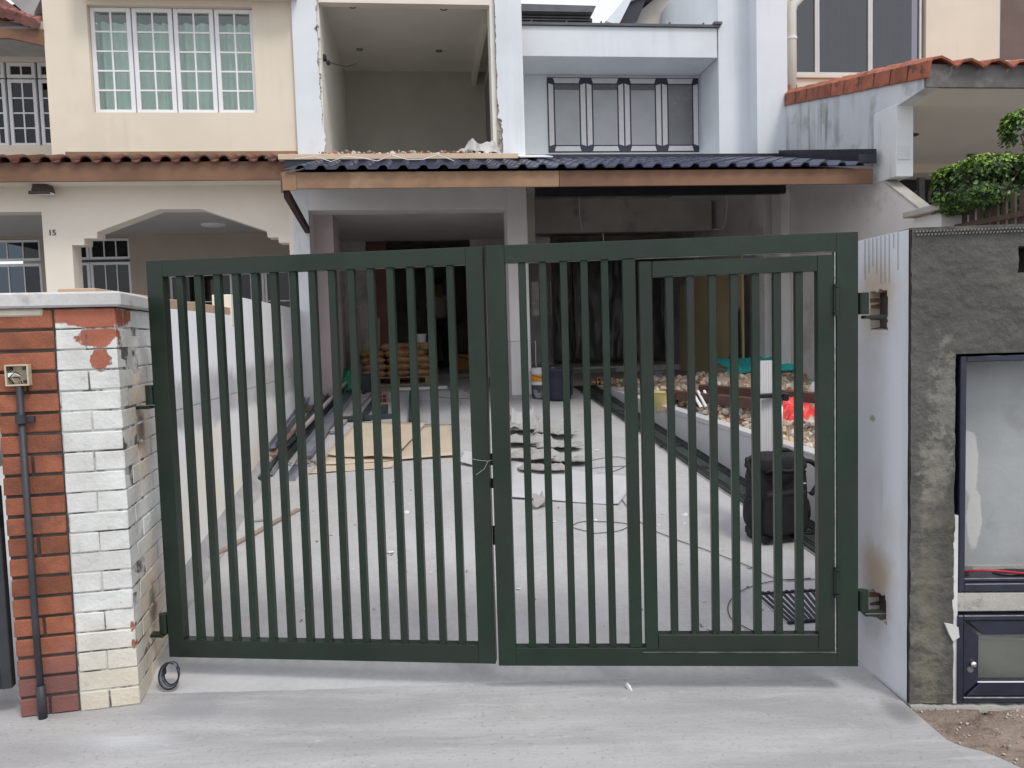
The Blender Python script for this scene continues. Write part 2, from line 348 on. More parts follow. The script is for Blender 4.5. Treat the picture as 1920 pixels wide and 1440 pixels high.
MB().box(s_ - .03, s_ + .03, -.14, -.06, z_ - .01, z_ + .05).box(s_ + .03, s_ + .07, -.15, -.09, z_ - .06, z_ - .02).build('cable_box', BLACKP, hou, bev=.005)
# ledge over the tiles
LEDGE = mat('ledge_board', (.60, .47, .34), .8, .08, 3, .1)
wall(-2.50, .06, -.78, -.36, 3.405, 3.462, LEDGE, 'ledge', bev=.004)
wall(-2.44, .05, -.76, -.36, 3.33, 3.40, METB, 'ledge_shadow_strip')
m = MB()
for i in range(800):
    s = random.uniform(-2.08, -.15); k = random.random()
    m.rock((s, random.uniform(-.72, -.37), 3.478 + random.uniform(-.01, .03) * k), random.choice((.012, .016, .02, .03, .04)) * (.8 + .6 * mn.noise(Vector((s * 3, 0, 0)))), (1, 1, .6), mi=0 if k < .4 else (1 if k < .85 else 2))
RUBR = mat('brick_rubble', (.34, .13, .085), .95, .3, 8); RUBW = mat('plaster_rubble', (.60, .56, .53), .95, .2, 8); RUBG = mat('cement_rubble', (.30, .27, .25), .95, .3, 8)
stuff(tag(m.build('sill_rubble', [RUBW, RUBR, RUBG]), 'broken plaster and brick crumbs along the sill of the hacked upper opening', 'rubble')).matrix_world = Matrix.Translation(HO) @ Matrix.Rotation(A, 4, 'Z')
def cloth(name, label, cat, mt, loc, rotz, sx, sy, h, seed, nu=44, nv=36, mode=0, thick=.004, group=None, sharp=2.6, tilt=0., roll=0.):
    m = MB(); N = lambda u, v, f, k: mn.noise(Vector((u * f * sx * 3 + seed, v * f * sy * 3, k + seed)))
    def f(u, v):
        x = (u - .5) * sx; y = (v - .5) * sy; e = min(1, min(u, 1 - u, v, 1 - v) * 7)
        wx = sx * (.10 * mn.noise(Vector((v * 2.5, seed, 1))) + .05 * mn.noise(Vector((v * 8, seed, 1)))); wy = sy * (.12 * mn.noise(Vector((u * 2.5, seed, 5))) + .05 * mn.noise(Vector((u * 8, seed, 5))))
        q = u + .1 * N(u, v, 1.5, 3); r = v + .1 * N(u, v, 1.5, 6)
        z = h * (.55 * max(0, .5 + 1.2 * N(q, r, sharp * .35, 0)) + .42 * abs(N(q, r, sharp * .8, 1)) * 1.5 + .22 * abs(N(q, r, sharp * 2, 2)) * 1.5) * (.25 + .75 * e)
        return (x + wx * 1.2 + .03 * N(u, v, 4, 8), y + wy * 1.2 + .03 * N(u, v, 4, 9), z + .004)
    m.grid(nu, nv, f); o = m.build(name, mt, None, smooth=True, loc=loc, rot=(tilt, roll, rotz))
    so = o.modifiers.new('thickness', 'SOLIDIFY'); so.thickness = thick; so.offset = 1
    return tag(o, label, cat, group)
PLS = mat('dirty_plastic_sheet', (.46, .44, .43), .5, .15, 6, .2, 40)
cloth('plastic_sheet', 'crumpled grey plastic sheet lying on the rubble sill of the upper opening', 'plastic sheet', PLS, h2w(-.34, -.52, 3.47), A, .5, .34, .20, 3.3, sharp=3.2)
# recessed right bay
RT = .65
wall(.196, 2.63, .0, RT + .1, 4.772, 5.125, WHITE, 'parapet', bev=.004)
wall(.196, 2.66, -.03, .04, 5.127, 5.155, METG, 'flashing'); wall(2.58, 2.68, -.05, .05, 5.157, 5.185, METG, 'gutter_end')
for i in range(6): wall(.35 + i * .42, .365 + i * .42, -.02, .02, 5.155, 5.18, METG, 'flashing_clip')
W0, W1, WZ0, WZ1 = .634, 2.62, 3.80, 4.735
wall(.196, W0 - .004, RT, RT + .12, 3.4, 4.77); wall(W1 + .004, 2.66, RT, RT + .12, 3.4, 4.77); wall(W0 - .004, W1 + .004, RT, RT + .12, 3.4, WZ0 - .004); wall(W0 - .004, W1 + .004, RT, RT + .12, WZ1 + .004, 4.77)
wall(2.645, 3.02, .0, 3, 3.4, 6.2); wall(3.02, 3.40, -.25, 3, 3.4, 6.2, WHITE)
wall(.196, 3.4, -.24, RT + .15, 3.3, 3.47, WHITE, 'recess_floor')
TAPE = mat('film_tape', (.60, .59, .60), .5, .04, 20, streak=((.3, .3, .32), .3, 60)); FILM = mat('filmed_glass', (.35, .36, .37), .35, .06, 3, stain=((.55, .56, .57), .4, 5, .62)); FILMD = mat('bare_dark_glass', (.16, .165, .17), .25, .1, 3, stain=((.42, .43, .44), .55, 6, .62))
BLIND = mat('glass_upper_band', (.12, .12, .125), .3)
CW = (W1 - W0) / 4
for k in range(4):
    a = W0 + k * CW; e = a + CW; fw = .115; tt = RT - .02
    f = MB().box(a, e, tt, tt + .05, WZ0, WZ1).build('window', NAVYF, hou)     # dark casement frame
    def tp(p): return [(x, z) for x, z in p]
    T0 = tt - .004; ch = .075; g = .010
    b = MB()
    strips = [[(a + ch, WZ1 - g), (e - ch, WZ1 - g), (e - ch - .02, WZ1 - .072), (a + ch + .02, WZ1 - .072)], [(a + ch, WZ0 + g), (e - ch, WZ0 + g), (e - ch - .02, WZ0 + .072), (a + ch + .02, WZ0 + .072)],
              [(a + g, WZ0 + ch), (a + g, WZ1 - ch), (a + .072, WZ1 - ch - .02), (a + .072, WZ0 + ch + .02)], [(e - g, WZ0 + ch), (e - g, WZ1 - ch), (e - .072, WZ1 - ch - .02), (e - .072, WZ0 + ch + .02)]]
    for q in strips: b2 = MB().prism(q, T0, tt); b2.build('frame_tape', TAPE, f, recalc=True)
    gx0, gx1, gz0, gz1 = a + .092, e - .092, WZ0 + .088, WZ1 - .088
    MB().box(gx0, gx1, tt - .003, tt - .001, gz0, gz1 - (.07 if k < 3 else 0)).build('pane', FILM if k < 3 else FILMD, f)
    if k < 3: MB().box(gx0, gx1, tt - .003, tt - .001, gz1 - .069, gz1).build('pane', BLIND, f)
# rear dormer roof and gable seen above the parapet
RM = mat('beige_gable', (.50, .47, .43), .9, .05, 2)
t = 3.5; a0, zt = hp(960, 17, t); a1, _ = hp(1110, 17, t); _, zb = hp(1110, 47, t); _, zm = hp(1040, 30, t)
MB().box(a0 - .5, a1, t, t + 2, zb - .6, zm - .03).build('dormer_wall', METB, hou)
for q in range(3): MB().box(a0 - .5, a1 - .04, t - .06, t, zb + .0 + q * .045, zb + .02 + q * .045).build('louvre', METG, hou)
MB().prism([(a0 - .5, zm), (a1 - .02, zm), (a1 + .03, zt), (a0 - .5, zt + .02)], t - .18, t + 2.1).build('dormer_roof', METG, hou, recalc=True)
t = 2.2
P = lambda *q: [hp(x, y, t) for x, y in q]
MB().prism(P((1128, 52), (1140, 40), (1170, 3), (1195, -25), (1245, -45), (1215, 0), (1175, 14), (1152, 60)), t - .25, t + .6).build('barge_board', WHITE, hou, recalc=True)
MB().prism(P((1150, 55), (1168, 22), (1215, -2), (1255, -28), (1262, -22), (1203, 12), (1184, 60)), t - .2, t + .5).build('roof_soffit', METB, hou, recalc=True)
MB().prism(P((1183, 70), (1200, 20), (1262, -30), (1420, -60), (1420, 70)), t + .0, t + .3).build('gable_wall', RM, hou, recalc=True)
# ground floor
PIL = mat('pillar_paint', (.74, .715, .71), .85, .04, 3, .1)
wall(-2.27, -.04, LB, -.0, 2.94, 3.32, PIL, 'beam', bev=.004); wall(-.04, .195, LB, -.0, PZ - .1, 3.32, PIL, 'pillar', bev=.006)
wall(-2.45, -2.27, LB, .3, .5, 3.5, WHITE2, 'pillar', bev=.004)
wall(-2.45, -2.22, .3, 2.7, .5, 3.2, MAUVE, 'side_wall'); wall(-2.45, .2, 0, 2.7, 2.96, 3.18, MAUVE, 'ceiling')
wall(-2.3, -2.05, -.0, .55, PZ, 2.95, mat('pinkish_primer', (.52, .44, .445), .9, .08, 3), 'side_wall')
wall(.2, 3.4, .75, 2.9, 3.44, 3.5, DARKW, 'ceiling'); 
ow0 = hp(685, 470, 2.7)[0]; ow1 = hp(882, 470, 2.7)[0]; oz = hp(780, 449, 2.7)[1]
wall(-2.45, ow0, 2.7, 2.85, PZ - .1, 3.2, GREYR, 'rear_wall'); wall(ow0, ow1, 2.7, 2.85, oz, 3.2, GREYR, 'rear_wall'); wall(ow1, .45, 2.7, 2.85, PZ - .1, 3.4, GREYR, 'rear_wall')
wall(.45, 3.3, 2.0, 2.15, hp(1200, 434, 2.0)[1], 3.5, GREYR, 'lintel')
wall(.34, .45, 0.8, 2.7, 2.6, 3.4, GREYR, 'ceiling_beam')
# strip on the lintel wall (old conduit chase) and loose white wires
a, z0 = hp(1062, 372, 2.68); b_, z1 = hp(1074, 430, 2.68)
wall(a, b_, 2.69, 2.699, z1, z0 + .2, mat('chase_dark', (.09, .082, .08), .95, .2), 'wall_chase')
for pts in (((1086, 368), (1087, 390), (1089, 412), (1094, 433)), ((1130, 437), (1132, 445), (1133, 456)), ((1361, 358), (1364, 380), (1363, 410), (1360, 424), (1356, 429), (1341, 429))):
    q = [hp(x, y, 1.2) for x, y in pts]; MB().tube([(s, 1.2 + .02 * i, z) for i, (s, z) in enumerate(q)], .007, 6).build('loose_wire', UPVC, hou, smooth=True)
s_, z_ = hp(1276, 415, 2.66); MB().tube([(s_, 2.66, z_), (s_ + .03, 2.62, z_ - .05), (s_ + .06, 2.6, z_ - .1)], .008, 6).build('loose_wire', BLACKP, hou)
# deep rooms
RED = mat('maroon_panel', (.20, .085, .075), .6, .15, 2)
wall(ow0, hp(727, 560, 2.9)[0], 2.9, 2.95, PZ, oz, RED, 'door_leaf')
DR0 = hp(1036, 560, 4.4)[0]
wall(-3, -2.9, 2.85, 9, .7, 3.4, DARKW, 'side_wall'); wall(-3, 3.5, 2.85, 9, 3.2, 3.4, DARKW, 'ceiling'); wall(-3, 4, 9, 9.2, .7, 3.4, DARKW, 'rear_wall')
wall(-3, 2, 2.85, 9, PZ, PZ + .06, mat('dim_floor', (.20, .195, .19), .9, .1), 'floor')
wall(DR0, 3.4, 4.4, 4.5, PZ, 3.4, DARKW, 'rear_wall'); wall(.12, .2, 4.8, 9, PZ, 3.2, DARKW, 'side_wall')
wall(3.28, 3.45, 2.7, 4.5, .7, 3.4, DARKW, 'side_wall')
# back yard window, bright
q0 = hp(999, 592, 5.6); q1 = hp(1031, 527, 5.6)
bw = MB().box(q0[0] - .03, q0[0], 5.6, 5.65, q0[1], q1[1]).box(q1[0], q1[0] + .05, 5.6, 5.65, q0[1], q1[1]).box(q0[0], q1[0], 5.6, 5.65, q0[1] + .28, q0[1] + .3).build('window', GREYR, hou)
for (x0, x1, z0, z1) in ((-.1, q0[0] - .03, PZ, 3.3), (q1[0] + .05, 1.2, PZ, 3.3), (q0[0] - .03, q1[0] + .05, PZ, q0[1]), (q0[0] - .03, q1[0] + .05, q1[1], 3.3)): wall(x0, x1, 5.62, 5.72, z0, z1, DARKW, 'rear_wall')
# hanging dark sheets against the back of the right bay
DPL = mat('dark_sheet', (.09, .088, .09), .4, .3, 3, .4, 12, stain=((.20, .20, .20), .5, 3.5, .6), spec=.6)
for k, (x0, x1) in enumerate(((1036, 1072), (1075, 1130), (1135, 1175), (1180, 1238))):
    s0 = hp(x0, 560, 4.25)[0]; s1 = hp(x1, 560, 4.25)[0]
    b = MB().grid(22, 26, lambda u, v: (s0 + (s1 - s0) * u, 4.2 + .06 * mn.noise(Vector((u * 2 + k * 9, v * 3, 0))) + .03 * mn.noise(Vector((u * 5 + k * 9, v * 7, 0))), PZ + .12 + 2.1 * v))
    o = b.build('hanging_sheet', DPL, hou, smooth=True); o.modifiers.new('t', 'SOLIDIFY').thickness = .004
wall(.72, 3.28, 2.95, 4.4, PZ, PZ + .09, GREYR, 'floor_step')
# party wall on the right (inner face s = 3.38)
PS = 3.38
tcap, zc1 = sp(1655, 338, PS); tc2, zc2 = sp(1725, 396, PS)
pt = [(4.5, .4), (4.5, 3.9), (-.25, 3.9), (tcap, 3.9), (tcap, zc1), (tc2, zc2), (tc2, .2), (-6.2, -.05), (-6.2, -.1)]
vt, vz = sp(1480, 192, PS); et, ez = sp(1736, 145, PS); e2 = sp(1731, 166, PS); k2 = sp(1680, 200, PS)
WSH = 'side'
party = thing('party_wall', 'weathered white party wall dividing the renovated carport from the right neighbour', 'wall', HO, A)
SIDEM = mat('party_wall_white', (.62, .64, .66), .88, .06, 2, .2, 60, stain=((.34, .365, .345), .65, 2.2, .52), streak=((.13, .155, .14), .95, 7))
INM = mat('party_wall_inner', (.72, .69, .68), .88, .05, 2, .15, 60, stain=((.42, .38, .35), .5, 1.4, .53))
pf = lambda a, b, d: (d, a, b)
MB().prism([(-.22, 3.3), (-.22, vz), (et + .012, ez), (et + .012, e2[1]), k2, (sp(1683, 300, PS)[0], 3.0), (sp(1650, 300, PS)[0], 3.0)], PS, PS + .13, pf).build('gable_panel', SIDEM, party, recalc=True)
MB().prism([(4.4, .3), (4.4, 3.52), (-.22, 3.52), (-.22, 3.3), (tcap, 3.3 if zc1 < 3.3 else zc1), (tcap, zc1), (tc2, zc2), (tc2, .2), (tc2, -.05), (1, -.05)], PS + .003, PS + .13, pf).build('wall', INM, party, recalc=True)
kk = sp(1649, 190, PS); 
MB().box(PS - .01, PS + .16, k2[0] - .02, kk[0] + .08, zc1 - .01, k2[1] + .02).build('column', WHITE2, party, bev=.004)
MB().bar((PS + .06, tcap + .02, zc1 + .02), (PS + .06, tc2, zc2 + .02), .136, .02).build('coping', SKIRT, party, bev=.004)
MB().box(PS, PS + .12, -6.1, tc2, -.1, 2.02).build('wall', SIDEM, party)
# pilasters on the inner face
MB().box(3.2, PS, -.02, .22, .6, 3.4).build('pilaster', INM, party, bev=.004); MB().box(3.26, PS, -.35, -.1, .5, 3.35).build('pilaster', PIL, party, bev=.004)
# carport roof
SLP = math.atan(.254); ET = -2.2; EZ = 3.0; E0, E1 = -2.22, 3.30
roof = MB().box(E0, E1, 0, .02, 0, .01).build('carport_roof', METB, hou)
ZT = lambda t: EZ + (t - ET) * math.tan(SLP)
rb = MB()
rb.prism([(ET + .03, EZ - .06), (ET + .03, EZ - .03), (-.02, ZT(-.02) - .04), (-.02, ZT(-.02) - .07)], E0, E1, pf)
me = rb.mesh('carport_roof', METB, recalc=True); roof.data = me
def tile_prof(n=2, pitch=.178, h=.034):
    out = []
    for k in range(n):
        x = k * pitch
        out += [(x, 0), (x + .075, 0), (x + .092, .006), (x + .112, h * .85), (x + .128, h), (x + .148, h), (x + .162, h * .85), (x + pitch - .001, .004)]
    return out
def sheet_tile(prof, L, th=.013, crown=0.):
    b = MB(); n = len(prof); vs = []
    for (y, dz) in ((0, 0), (L, 0)):
        vs += [(x, y, z + dz) for x, z in prof]
    for (y, dz) in ((0, -th), (L, -th)): vs += [(x, y, z + dz) for x, z in prof]
    fs = [(i, i + 1, n + i + 1, n + i) for i in range(n - 1)] + [(2 * n + i + 1, 2 * n + i, 3 * n + i, 3 * n + i + 1) for i in range(n - 1)]
    fs += [(i + 1, i, 2 * n + i, 2 * n + i + 1) for i in range(n - 1)] + [(0, n, 3 * n, 2 * n), (2 * n - 1, n - 1, 3 * n - 1, 4 * n - 1)]
    return b.add(vs, fs)
tm = sheet_tile(tile_prof(), .37).mesh('roof_tile', TILEN)
rows = 7; LL = 2.14 / math.cos(SLP) / rows
for r in range(rows):
    for c in range(15):
        s = E0 + .03 + c * .358; t = ET - .05 + r * LL * math.cos(SLP)
        if r > 4 and s < -.1: continue
        link('roof_tile', tm, roof, (s + random.uniform(-.003, .003), t + random.uniform(-.004, .004), ZT(t) + .012), (SLP - .028 + random.uniform(-.004, .004), 0, random.uniform(-.006, .006)))
FZ0, FZ1 = 2.83, 2.975
L0 = E0
for x0, x1, mt in ((E0, .25, TAN2), (.253, 3.30, TAN)): MB().box(x0, x1, ET, ET + .025, FZ0, FZ1).build('fascia', mt, roof, bev=.003)
MB().box(E0 - .0, E0 + .12, ET - .012, ET - .002, FZ0 - .015, FZ1 - .02).build('fascia_patch', TAN2, roof, bev=.003)
MB().prism([(ET + .03, FZ0 - .03), (ET + .03, FZ1), (-.4, 3.42), (-.4, 3.3)], E0 - .02, E0, pf).build('side_board', TAN, roof, recalc=True)
MB().bar((E0 + .02, ET + .06, FZ0 - .03), (-2.29, -.36, 2.72), .05, .07).build('rafter', mat('dark_timber', (.06, .03, .022), .8, .2), roof)
MB().box(E0, 3.3, ET + .03, ET + .09, FZ0 + .02, FZ1 - .01).build('rafter', METB, roof); MB().box(.3, 3.3, -.4, -.3, 3.07, 3.2).build('purlin', METB, roof)
MB().prism([(ET - .04, EZ + .02), (ET - .04, EZ + .15), (-.2, ZT(-.2) + .11), (-.2, ZT(-.2) + .0)], 3.285, 3.31, pf).build('side_flashing', METB, roof, recalc=True)
MB().box(3.13, 3.31, ET - .045, ET - .02, EZ + .02, EZ + .10).build('end_cap', METB, roof, bev=.004)
MB().box(.2, 3.35, -.30, -.27, ZT(-.3) + .03, ZT(-.3) + .075).build('top_flashing', METB, roof)
MB().prism([(-.9, ZT(-.9) + .06), (-.3, ZT(-.3) + .06), (-.3, ZT(-.3) + .07), (-.9, ZT(-.9) + .07)], .06, .42, pf).build('loose_flashing', UPVC, roof, recalc=True)
q = [(E0 + .12 + i * .14, ET - .0 + .25 * abs(math.sin(i * .9)), EZ + .09 + .03 * math.sin(i * 2.3) + .06 * abs(math.sin(i * .9))) for i in range(11)]
wire = MB().tube([tuple(h2w(*p)) for p in q], .004, 5).build('loose_wire', UPVC, None, smooth=True); tag(wire, 'thin white wire straying over the left end of the navy tiles', 'wire')
# ------------------------------------------------------------------ windows
_pc = {}
def casement(root, s0, s1, z0, z1, t, cols, rows, gl, fr=.045, mun=.018, mt=UPVC, dp=.045, name='window'):
    b = MB(); b.box(s0, s0 + fr, t, t + dp, z0, z1).box(s1 - fr, s1, t, t + dp, z0, z1).box(s0 + fr, s1 - fr, t, t + dp, z0, z0 + fr).box(s0 + fr, s1 - fr, t, t + dp, z1 - fr, z1)
    f = b.build(name, mt, root, bev=.004)
    x0, x1, y0, y1 = s0 + fr, s1 - fr, z0 + fr, z1 - fr; pw = (x1 - x0) / cols; ph = (y1 - y0) / rows
    for i in range(1, cols): MB().box(x0 + i * pw - mun / 2, x0 + i * pw + mun / 2, t + .008, t + .03, y0, y1).build('glazing_bar', mt, f)
    for j in range(1, rows): MB().box(x0, x1, t + .010, t + .028, y0 + j * ph - mun / 2, y0 + j * ph + mun / 2).build('glazing_bar', mt, f)
    key = (round(pw, 3), round(ph, 3), gl.name)
    if key not in _pc: _pc[key] = MB().box(-pw / 2 + .002, pw / 2 - .002, 0, .004, -ph / 2 + .002, ph / 2 - .002).mesh('pane', gl)
    for i in range(cols):
        for j in range(rows): link('pane', _pc[key], f, (x0 + (i + .5) * pw, t + .02, y0 + (j + .5) * ph), (random.uniform(-.004, .004), 0, random.uniform(-.004, .004)))
    return f
def curtain(root, s0, s1, z0, z1, t, mt, amp=.03, wl=.11, name='curtain'):
    nu = int((s1 - s0) / .012)
    return MB().grid(nu, 6, lambda u, v: (s0 + (s1 - s0) * u, t + amp * 2.1 * math.sin(2 * PI * (u * (s1 - s0) / wl + .25 * mn.noise(Vector((u * 6, 0, s0))) * 3)) * (.7 + .5 * mn.noise(Vector((u * 9, 1, 0)))) , z0 + (z1 - z0) * v)).build(name, mt, root, smooth=True)
def walls_around(root, s0, s1, z0, z1, holes, t0, t1, mt, name='wall'):   # holes sorted by s, same wall plane
    x = s0
    for (a, b_, c, d) in holes:
        if a > x: MB().box(x, a, t0, t1, z0, z1).build(name, mt, root)
        if c > z0: MB().box(a, b_, t0, t1, z0, c).build(name, mt, root)
        if d < z1: MB().box(a, b_, t0, t1, d, z1).build(name, mt, root)
        x = b_
    if x < s1: MB().box(x, s1, t0, t1, z0, z1).build(name, mt, root)
# ------------------------------------------------------------------ left neighbour
ln = thing('terrace_house', 'cream terraced house on the left with white gridded windows and brown tiled canopy', 'house', h2w(-2.5, -.3, 0), A)
def lnf(o): return o
ln.location = HO
T = -.30
w0, wz1 = hp(163, 8, T); w1, _ = hp(476, 10, T); _, wz0 = hp(320, 211, T)
w0 = hp(168, 110, T)[0]; w1 = hp(477, 110, T)[0]
cw0 = hp(88, 150, T)[0]
walls_around(ln, cw0, -2.36, 3.56, 5.9, [(w0, w1, wz0, wz1)], T, T + .2, CREAM)
MB().box(w0 - .02, w1 + .5, T - .25, T - .001, wz1 + .06, wz1 + .5).build('window_hood', CREAML, ln)
cw = (w1 - w0 - .03) / 4
for k in range(4): casement(ln, w0 + .004 + k * (cw + .01), w0 + k * (cw + .01) + cw, wz0 + .004, wz1 - .004, T + .06, 2, 5, G_GREEN)
curtain(ln, w0, w1, wz0, wz1 - .12, T + .19, CURT, .022, .13)
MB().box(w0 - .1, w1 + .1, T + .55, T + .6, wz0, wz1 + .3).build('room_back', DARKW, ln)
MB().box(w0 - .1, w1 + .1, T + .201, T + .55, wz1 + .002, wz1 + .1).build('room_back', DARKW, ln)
MB().box(cw0 + .15, -2.37, T - .03, T, 3.55, 3.60).build('tan_ledge', TAN2, ln)
# canopy with barrel tiles
ft, fb = -.68, hp(300, 339, -.68)[1]; ftop = hp(300, 303, -.68)[1]
fe = hp(541, 320, -.68)[0]
MB().box(-7.2, fe, ft, ft + .03, fb, ftop).build('fascia', TAN, ln, bev=.004); MB().box(-7.2, fe, ft + .03, T, fb + .02, fb + .05).build('soffit', CREAML, ln)
can = MB().prism([(ft + .03, ftop - .02), (ft + .03, ftop + .0), (T, ftop + .11), (T, ftop + .06)], -7.2, fe, pf).build('canopy_roof', TILEB, ln, recalc=True)
bp = [(.0, 0.), (.05, -.012), (.085, .0)] + [(.085 + .06 * (1 - math.cos(a)), .052 * math.sin(a)) for a in np.linspace(.25, PI - .1, 8)]
bt = sheet_tile(bp, .42, .014).mesh('canopy_tile', TILEB, smooth=False)
for c in range(26):
    s = fe - .2 - c * .198
    link('canopy_tile', bt, can, (s, ft - .05 + random.uniform(-.006, .006), ftop + .004), (.26, 0, random.uniform(-.015, .015)))
MB().tube([(fe + .0, ft - .03, ftop + .03), (fe + .0, ft + .2, ftop + .09), (fe, T, ftop + .14)], .035, 8).build('ridge_cap', TILER, ln)
# arch wall below
pts = [(x, y) for x, y in ((153, 560), (153, 459), (133, 459))]
ar = [hp(x, y, T) for x, y in ((158, 459), (158, 447), (182, 447), (182, 435), (297, 392), (377, 392), (500, 433), (502, 445), (522, 445), (523, 455), (544, 455))]
zt = fb + .05; pl0 = hp(82, 460, T)[0]; pl1 = hp(135, 460, T)[0]; lo = ar[0][1] - .002
MB().prism([(pl0, lo), (pl0, zt), (-2.44, zt), (-2.44, lo), (-2.505, lo)] + [(a, b) for a, b in reversed(ar)] + [(ar[0][0], lo)], T, T + .22).build('arch_wall', CREAML, ln, recalc=True)
MB().box(pl0, pl1, T, T + .22, .3, lo).build('pillar', CREAML, ln); MB().box(-2.505, -2.44, T, T + .25, .3, lo).build('pillar', CREAML, ln)
za = hp(60, 397, T)[1]; MB().box(-7.2, pl0, T, T + .22, za, zt).build('beam', CREAML, ln)
# porch behind
BT = 2.35; PB = mat('porch_beige', (.42, .36, .305), .9, .05, 2)
MB().box(-7.2, -2.46, T + .22, BT + .2, 3.07, 3.2).build('ceiling', mat('porch_ceiling', (.50, .49, .48), .9, .03), ln)
MB().lathe([(0, -.03), (.1, -.028), (.15, -.015), (.16, 0)], 20).build('ceiling_lamp', UPVC, ln, smooth=True, loc=(*w2h(onz(400, 421, 3.07)), 3.07))
hs = []
def hw(x0, x1, y0, y1): a = hp(x0, (y0 + y1) / 2, BT); b = hp(x1, (y0 + y1) / 2, BT); return (a[0], b[0], hp((x0 + x1) / 2, y1, BT)[1], hp((x0 + x1) / 2, y0, BT)[1])
H1 = hw(-120, 82, 449, 700); H2 = hw(92, 249, 446, 700); H3 = hw(318, 437, 505, 640); H4 = hw(445, 548, 505, 640)
for h in (H1, H2): hs.append((h[0], h[1], .9, h[3]))
hs.append((H3[0], H3[1], 1.2, H3[3])); hs.append((H4[0], H4[1], 1.2, H4[3]))
walls_around(ln, -7.2, -2.46, .4, 3.07, hs, BT, BT + .12, PB)
for h in hs[:2]:
    n = 2; cwid = (h[1] - h[0]) / n
    for k in range(n):
        a = h[0] + k * cwid
        casement(ln, a + .004, a + cwid - .004, h[3] - .30, h[3] - .004, BT + .04, 3, 1, G_DARK, .035, .015)
        casement(ln, a + .004, a + cwid - .004, h[2] + .004, h[3] - .34, BT + .04, 3, 4, G_DARK, .04, .015)
for h in hs[2:]:
    n = 2; cwid = (h[1] - h[0]) / n
    for k in range(n): casement(ln, h[0] + k * cwid + .004, h[0] + (k + 1) * cwid - .004, h[2] + .004, h[3] - .004, BT + .04, 2, 3, G_DARK, .035, .015)
curtain(ln, H3[0] + .2, H4[1], 1.2, H3[3], BT + .16, CURTG, .02, .1)
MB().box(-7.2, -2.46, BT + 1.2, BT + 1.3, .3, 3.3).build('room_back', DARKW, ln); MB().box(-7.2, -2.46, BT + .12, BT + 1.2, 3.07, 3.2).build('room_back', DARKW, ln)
# bay window and small hipped roof at far upper left
t = .55; z0b = hp(40, 276, t)[1]; z1b = hp(40, 117, t)[1]; zmid = hp(40, 146, t)[1]
sl = [hp(x, 200, t)[0] for x in (-75, -25, 15, 73, 122)]
for a, b_ in zip(sl, sl[1:]):
    casement(ln, a + .008, b_ - .02, z0b + .01, zmid - .015, t, 2, 4, G_DARK, .04, .016); casement(ln, a + .008, b_ - .02, zmid, z1b, t, 2, 1, G_BLUE, .04, .016)
MB().box(sl[0], cw0 + .4, t + .05, t + .1, z0b, z1b).build('mullion_wall', mat('inner_curtain', (.16, .18, .2), .9, .2), ln)
MB().box(sl[0], cw0 + .3, t - .08, t + .1, z0b - .12, z0b + .005).build('window_sill', CREAM, ln, bev=.004)
MB().box(sl[0], cw0 + .3, t - .02, t + .1, z1b + .004, z1b + .06).build('window_head', CREAML, ln)
z2b = z1b + .06
MB().box(-7.5, cw0 + .0, -.3, t + .1, z2b, z2b + .08).build('soffit', mat('grey_soffit', (.42, .41, .40), .9), ln)
t = -.3; q = [hp(x, y, t) for x, y in ((-80, 72), (17, 71), (84, 86), (83, 55), (15, 39), (-80, 44))]
MB().prism(q, t, t + .04).build('fascia', TAN, ln, recalc=True)
q = [hp(x, y, t) for x, y in ((-90, 40), (15, 36), (84, 56), (84, 46), (40, 22), (-5, -12), (-90, -20))]
TILEP = mat('faded_red_tile', (.26, .115, .095), .75, .2, 8, .3, 60, stain=((.08, .05, .04), .6, 7, .55)); upr = MB().prism(q, t + .02, t + .4).build('bay_roof', TILEP, ln, recalc=True)
for i, (x, y) in enumerate(((-8, 28), (10, 29), (25, 32), (40, 38), (55, 44), (68, 48))):
    a = hp(x, y, t); MB().tube([(a[0], t - .07, a[1]), (a[0] - .03, t + .35, a[1] + .22)], [.055, .045], 8).build('roof_tile', TILEP, upr)
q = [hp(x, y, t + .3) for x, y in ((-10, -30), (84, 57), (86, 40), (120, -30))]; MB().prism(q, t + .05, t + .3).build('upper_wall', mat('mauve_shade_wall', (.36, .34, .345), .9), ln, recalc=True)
# floodlight and house number
fl = thing('floodlight', 'brown box floodlight mounted under the canopy of the cream house', 'floodlight', h2w(*[hp(89, 350, T - .01)[0], T, hp(89, 352, T - .01)[1]]), A)
BRZ = mat('bronze_metal', (.07, .055, .045), .5, .15)
MB().prism([(-.075, .03), (.06, .03), (.085, -.07), (-.10, -.07)], -.17, -.03).build('housing', BRZ, fl, recalc=True, bev=.004)
MB().prism([(-.10, -.071), (.085, -.071), (.075, -.085), (-.09, -.085)], -.18, -.03).build('lamp_glass', UPVC, fl, recalc=True)
MB().box(-.115, .10, -.195, -.175, -.10, -.066).build('rim', BRZ, fl, bev=.003); MB().box(-.03, .03, -.06, 0, -.02, .06).build('bracket', BRZ, fl)
def text(body, size, mt, loc, rotz, label, cat, parent=None, depth=.004):
    cu = bpy.data.curves.new('t', 'FONT'); cu.body = body; cu.size = size; cu.extrude = depth; cu.align_x = 'CENTER'; cu.resolution_u = 3
    o = bpy.data.objects.new('t', cu); C.objects.link(o); dg = bpy.context.evaluated_depsgraph_get(); me = bpy.data.meshes.new_from_object(o.evaluated_get(dg)); bpy.data.objects.remove(o)
    me.materials.clear(); me.materials.append(mt); n = link(cat.replace(' ', '_'), me, parent, loc, (PI / 2, 0, rotz))
    if parent is None: tag(n, label, cat)
    return n
q = hp(98, 441, T - .006); text('15', .085, BRZ, h2w(q[0], T - .006, q[1]), A, 'dark metal house number 15 on the arch pillar', 'house number')
